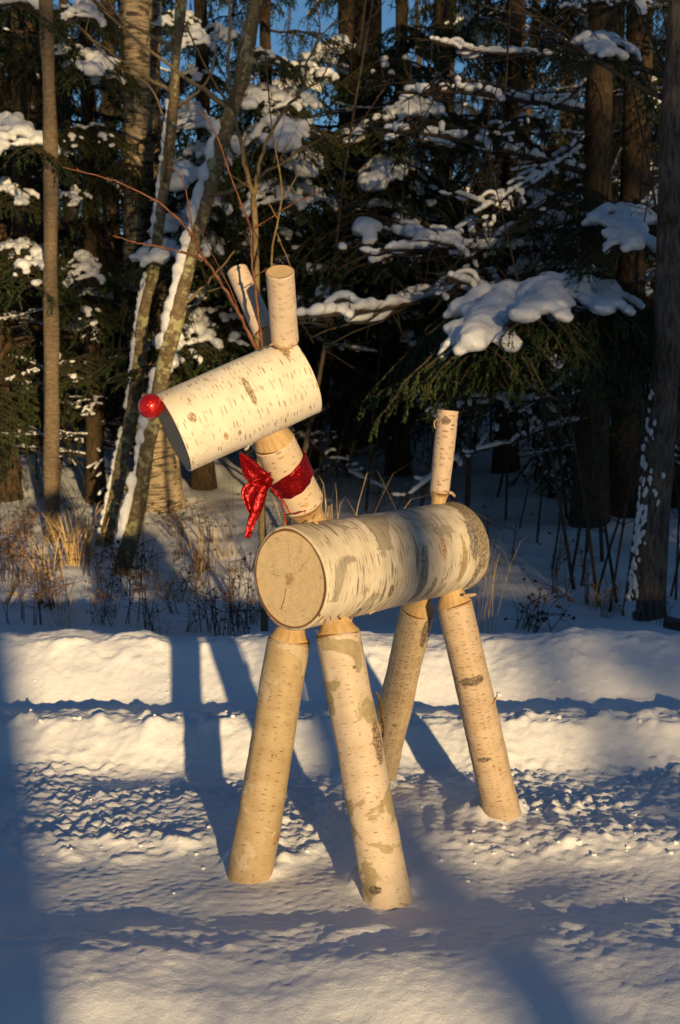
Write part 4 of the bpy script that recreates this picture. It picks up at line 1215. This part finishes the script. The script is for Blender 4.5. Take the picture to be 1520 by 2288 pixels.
SP = [sapling_shape(1, 2.6, 0.016, 0.35), sapling_shape(2, 3.4, 0.02, -0.3), sapling_shape(3, 2.0, 0.012, 0.55), sapling_shape(5, 3.0, 0.013, 0.1)]
def sapling(X, Y, k, yaw, sc, lab, grp):
    t = empty('bare_sapling', (X, Y, gz(X, Y) - 0.02), lab, 'sapling', grp)
    t.rotation_euler = (0.16 * math.sin(X * 37.1), 0.2 * math.sin(Y * 53.7 + X * 11), yaw); t.scale = (sc * 0.8, sc * 0.8, sc)
    for nme, m in zip(('stem', 'twig'), SP[k]):
        o = bpy.data.objects.new(nme, m); col.objects.link(o); o.parent = t
        if nme == 'twig': o['kind'] = 'stuff'
LABR = ('dark bare stem in the thicket beside the furrowed trunk', 'bare stems in the right-hand thicket')
for (px, py, k, yaw, sc) in ((1235, 1255, 2, 3.3, .8), (1130, 1180, 1, .4, .6), (1160, 1195, 3, 2.8, .6), (1285, 1285, 1, 0.1, .75), (1300, 1280, 3, 1.2, .7), (1340, 1325, 0, 2.9, .8), (1362, 1335, 3, .4, .8), (1380, 1310, 1, 3.0, .6),
                             (1275, 1270, 3, 2.0, .9), (1330, 1300, 2, 0.3, .9), (1200, 1215, 0, 3.1, .7), (1310, 1230, 1, 4, .8), (1500, 1290, 3, 1.0, .7), (1512, 1300, 0, 2.2, .6)):
    q = G(px, py, -0.22); sapling(q.x, q.y, k, yaw, sc, *LABR)
LABC = ('thin bare stem in the shaded undergrowth behind the reindeer', 'bare stems in the undergrowth')
for i in range(70):
    Y = rr.uniform(8.0, 14); X = rr.uniform(-0.29, 0.29) * Y
    if Y < 9.3 and X < -0.16 * Y: Y += 2.0
    sapling(X, Y, rr.randrange(4), rr.uniform(0, 6.28), rr.uniform(0.5, 1.7), *LABC)

# ------------------------------------------------------------------ trees across the trail, behind the viewpoint (unseen, placed to shade the scene)
BK = 'tall unseen spruce behind the viewpoint, placed to shade the scene'
def back(X, Y, H, r, seed, **kw):
    return conifer('spruce_tree', X, Y, H, r, BK, 'unseen shade spruces behind the viewpoint', seed, **kw)
TA = math.tan(SUN_AZ)
def lane(X, Y, Yb): return X + TA * (Y - Yb)          # where the ray to (X, Y) passes depth Yb
back(lane(-1.16, 4.66, -5.5) - 0.20, -5.5, 13, 0.20, 401, nb=30, z0=5.2, Lmax=2.2, dead=0)
back(lane(-1.16, 4.66, -6.5) - 1.0, -6.5, 9, 0.3, 402, nb=90, z0=0.3, Lmax=0.95, dead=0)
back(lane(-1.16, 4.66, -5.0) - 0.52, -5.0, 10, 0.22, 411, nb=30, z0=4.5, Lmax=1.2, dead=0)
back(lane(-1.16, 4.66, -7.5) - 2.9, -7.5, 12, 0.2, 403, nb=46, z0=0.4, Lmax=1.7, dead=0)
back(lane(-1.16, 4.66, -6.5) - 5.0, -6.5, 12, 0.2, 404, nb=40, z0=0.4, Lmax=1.9, dead=0)
back(lane(1.35, 4.5, -8) + 1.5, -8, 9.5, 0.15, 405, nb=90, z0=2.0, Lmax=1.75, dead=2)
back(lane(1.35, 4.5, -9.5) + 3.2, -9.5, 10, 0.2, 406, nb=90, z0=0.9, Lmax=2.0, dead=2)
back(lane(1.35, 4.5, -8) + 4.8, -8, 10, 0.2, 407, nb=80, z0=0.8, Lmax=2.0, dead=2)
back(lane(1.35, 4.5, -9.5) + 7.4, -9.5, 11, 0.2, 410, nb=80, z0=0.8, Lmax=2.2, dead=2)
t8 = back(lane(0.62, 4.2, -13), -13, 11, 0.10, 408, nb=80, z0=4.9, Lmax=2.3, dead=0)
r8 = random.Random(8)
for i in range(11):  # low boughs added to dapple the right side of trail and bank
    b8 = Vector((lane(0.62, 4.2, -13), -13, r8.uniform(2.25, 3.6)))
    a8 = r8.uniform(-1.2, 1.2); l8 = r8.uniform(0.7, 1.5)
    add_bough(t8, b8, b8 + Vector((math.cos(a8) * l8, math.sin(a8) * l8, -0.15 * l8)), 'light', r8)
back(7.4, -13.5, 11, 0.15, 412, nb=120, z0=3.4, Lmax=2.4, dead=0)
back(lane(-2.75, 8.5, -13), -13, 12, 0.13, 409, nb=26, z0=5.2, Lmax=1.6, dead=0)
back(9.6, -14, 11, 0.15, 413, nb=110, z0=2.6, Lmax=2.4, dead=0)
for i, (x, h) in enumerate(((1.55, 1.52), (2.0, 1.42), (2.35, 1.50), (2.75, 1.60), (3.1, 1.48), (3.45, 1.58), (3.85, 1.48))):  # unseen row added so that its tops dapple the foreground snow
    conifer('shade_sapling', x, -6.6 + 0.2 * (i % 2), h, 0.02, 'unseen chest-high young spruce behind the viewpoint, added to dapple the near snow', 'unseen young spruces dappling the near snow', 450 + i, nb=26, z0=0.25, Lmax=0.55, dead=0)
t = empty('young_tree', (lane(0.15, 2.9, -6), -6.0, gz(2, -6)), 'slim bare trunk across the trail behind the viewpoint', 'tree')
_, P, rad = trunk_part(t, [ORG[t] + Vector((0, 0, -0.1)), ORG[t] + Vector((0.02, 0, 3)), ORG[t] + Vector((-0.05, 0, 6)), ORG[t] + Vector((0.1, 0, 9))], 0.085, 0.03, M['bark_grey'], 12, 40, 0.2, 9)
bare_limbs(t, P, rad, M['sapling'], random.Random(3), 14, 14, 0.8, 1.8)

# ------------------------------------------------------------------ dry grass and weeds at the edge of the trail
def blade(P, w, acc, rr):
    n = len(P)
    sd = Vector((rr.gauss(0, 1), rr.gauss(0, .5), 0)).normalized()
    V, F = [], []
    for i, p in enumerate(P):
        ww = w * (1 - 0.85 * i / (n - 1))
        V += [p - sd * ww, p + Vector((0, -1, 0)) * ww * 0.5, p + sd * ww]
    for i in range(n - 1):
        a, b = i * 3, i * 3 + 3
        F += [(a, a + 1, b + 1, b), (a + 1, a + 2, b + 2, b + 1)]
    acc.add(V, F)
def grass_shape(seed, nb, h, spread, w=0.0034):
    rr = random.Random(seed); acc = Acc()
    for i in range(nb):
        a = rr.uniform(0, 6.28); l = h * rr.uniform(0.75 if seed == 4 else 0.45, 1.05); s = spread * rr.uniform(0.2, 1.1)
        b = Vector((rr.gauss(0, .035), rr.gauss(0, .035), -0.03))
        d = Vector((math.cos(a), math.sin(a), 0))
        kink = rr.uniform(0.35, 1.0)
        P = spline([b, b + d * s * 0.18 + Vector((0, 0, l * 0.5)), b + d * s * 0.55 + Vector((0, 0, l * 0.92)), b + d * s * 1.05 + Vector((0, 0, l * (1.0 - 0.35 * kink)))], 9)
        blade(P, w * rr.uniform(0.6, 1.4), acc, rr)
    return mesh('blades', acc.V, acc.F, M['straw'])
GS = [grass_shape(1, 55, 0.42, 0.34), grass_shape(2, 34, 0.55, 0.26), grass_shape(3, 22, 0.34, 0.30), grass_shape(4, 20, 0.85, 0.58, 0.0022)]
def grass(px, py, k, sc, yaw, lab, grp=None, at=None):
    if at is None:
        z = -0.25
        for _ in range(4):
            q = G(px, py, z); z = gz(q.x, q.y)
    else:
        q = Vector(at); z = gz(q.x, q.y)
    t = empty('grass_tuft', (q.x, q.y, z - 0.01), lab, 'grass', grp)
    t.rotation_euler = (0, 0, yaw); t.scale = (sc, sc, sc)
    o = bpy.data.objects.new('blades', GS[k]); col.objects.link(o); o.parent = t; o['kind'] = 'stuff'
grass(165, 1262, 0, 1.1, 0.3, 'bushy straw-coloured grass tuft at the foot of the straight grey trunk')
grass(205, 1240, 1, 0.8, 1.9, 'upright straw grass between the grey trunk and the leaning stems')
grass(300, 1195, 1, 0.75, 2.5, 'straw grass tuft in front of the leaning stems')
grass(455, 1275, 1, 0.75, 4.0, 'pale straw grass tuft below the reindeer head')
grass(500, 1240, 2, 0.8, 5.0, 'thin straw tuft beside the pale one below the head')
grass(100, 1290, 2, 1.0, 1.0, 'low straw tuft left of the bushy one')
grass(140, 1400, 2, 0.7, 2.2, 'sparse straw tuft poking out of the blue snow')
grass(0, 0, 3, 0.95, 0.6, 'tall drooping straw grass rising behind the ribboned neck', at=(-0.04, 4.9, 0))
grass(0, 0, 3, 0.66, 2.6, 'drooping straw grass behind the hind end of the reindeer', at=(0.55, 4.95, 0))
for i, (x, y) in enumerate(((30, 1330), (60, 1270), (230, 1300), (380, 1340), (520, 1300), (1080, 1290), (1180, 1400), (1330, 1360), (20, 1180), (560, 1390), (345, 1448), (430, 1330))):
    grass(x, y, 2, 0.4 + 0.1 * (i % 4), i * 1.3, 'small sparse dry grass tuft in the snow at the edge of the wood', 'small grass tufts')

def weed_shape(seed, h, n, heads):
    rr = random.Random(seed); st, lf = Acc(), Acc()
    for i in range(n):
        a = rr.uniform(0, 6.28); l = h * rr.uniform(0.5, 1.0); s = rr.uniform(0.05, 0.4) * l
        b = Vector((rr.gauss(0, .03), rr.gauss(0, .03), -0.03))
        P = spline([b, b + Vector((math.cos(a) * s * .4, math.sin(a) * s * .4, l * .55)), b + Vector((math.cos(a) * s, math.sin(a) * s, l))], 9)
        st.add(*tube(P, [0.0036 * (1 - 0.65 * q / 8) for q in range(9)], 4, cap=False))
        for j in range(rr.randint(3, 6)):
            k = rr.randint(3, 8); a2 = rr.uniform(0, 6.28); l2 = rr.uniform(0.04, 0.14)
            e = P[k] + Vector((math.cos(a2) * l2, math.sin(a2) * l2, l2 * rr.uniform(-0.3, 0.9)))
            st.add(*tube([P[k], P[k].lerp(e, .5) + Vector((0, 0, .006)), e], [.002, .0016, .001], 3, cap=False))
            if rr.random() < heads:
                lf.add(*blob(e, rr.uniform(0.005, 0.011), 1.0, 1, rr.randint(0, 99), 0.9))
    return mesh('stem', st.V, st.F, M['weed']), (mesh('seed_head', lf.V, lf.F, M['leaf'] if seed % 2 else M['weed']) if lf.V else None)
WS = [weed_shape(1, 0.42, 7, 0.4), weed_shape(2, 0.5, 5, 0.15), weed_shape(3, 0.3, 9, 0.75), weed_shape(4, 0.62, 4, 0.1), weed_shape(6, 0.26, 6, 0.95)]
def weed(px, py, k, sc, yaw, lab, grp, tilt=0.0):
    z = -0.25
    for _ in range(4):
        q = G(px, py, z); z = gz(q.x, q.y)
    t = empty('dry_weed', (q.x, q.y, z - 0.01), lab, 'weed', grp)
    t.rotation_euler = (tilt * 0.3, tilt, yaw); t.scale = (sc, sc, sc)
    for nme, m in zip(('stem', 'seed_head'), WS[k]):
        if m:
            o = bpy.data.objects.new(nme, m); col.objects.link(o); o.parent = t; o['kind'] = 'stuff'
rr = random.Random(31)
for (x, y) in [(rr.uniform(0, 600), rr.uniform(1215, 1400)) for _ in range(26)]:
    weed(x, y, rr.choice((1, 3, 0)), rr.uniform(.45, .85), rr.uniform(0, 6.28), 'thin bent stalk tangle in the snow under the leaning stems', 'thin stalks under the leaning stems', rr.gauss(0, 0.45))
WL = ('dark dry weed stalks standing in the blue snow left of the reindeer', 'dry weeds left of the reindeer')
for (x, y, k, sc) in ((35, 1395, 1, .8), (75, 1400, 3, .8), (20, 1300, 0, .9), (55, 1300, 0, .8), (310, 1395, 1, 1.0), (325, 1410, 3, .9), (300, 1330, 2, .9), (350, 1450, 1, .55), (400, 1350, 0, .7), (440, 1300, 2, .7), (280, 1290, 2, .9), (470, 1410, 1, .8), (500, 1420, 0, .8),
                      (530, 1405, 1, .9), (545, 1425, 2, .8), (560, 1395, 3, .7), (420, 1410, 0, .6), (250, 1380, 0, .6), (110, 1360, 2, .6), (400, 1180, 2, .9), (470, 1190, 0, .9), (520, 1180, 3, .8), (190, 1190, 1, .9), (60, 1200, 2, .9), (25, 1245, 2, .8)):
    weed(x, y, k, sc, rr.uniform(0, 6.28), *WL, tilt=rr.gauss(0, 0.25))
weed(1195, 1412, 4, 1.15, 0.6, 'low dark weed with clustered seed heads in the blue snow behind the hind legs', None, 0.35)
weed(1165, 1405, 4, 0.8, 2.6, 'smaller seed-headed weed beside the low clustered one', None, -0.3)
WR = ('dark dry stalks in the shade at the foot of the right-hand thicket', 'dry weeds at the right-hand thicket')
for (x, y, k, sc) in ((930, 1400, 1, .7), (1085, 1240, 3, .9), (1130, 1260, 1, .8), (1250, 1330, 1, .7), (1310, 1350, 3, .8), (1350, 1380, 0, .6), (1230, 1290, 3, .9), (1480, 1400, 0, .5), (830, 1180, 3, .8), (900, 1150, 1, .9), (1010, 1160, 3, .8)):
    weed(x, y, k, sc, rr.uniform(0, 6.28), *WR, tilt=rr.gauss(0, 0.2))
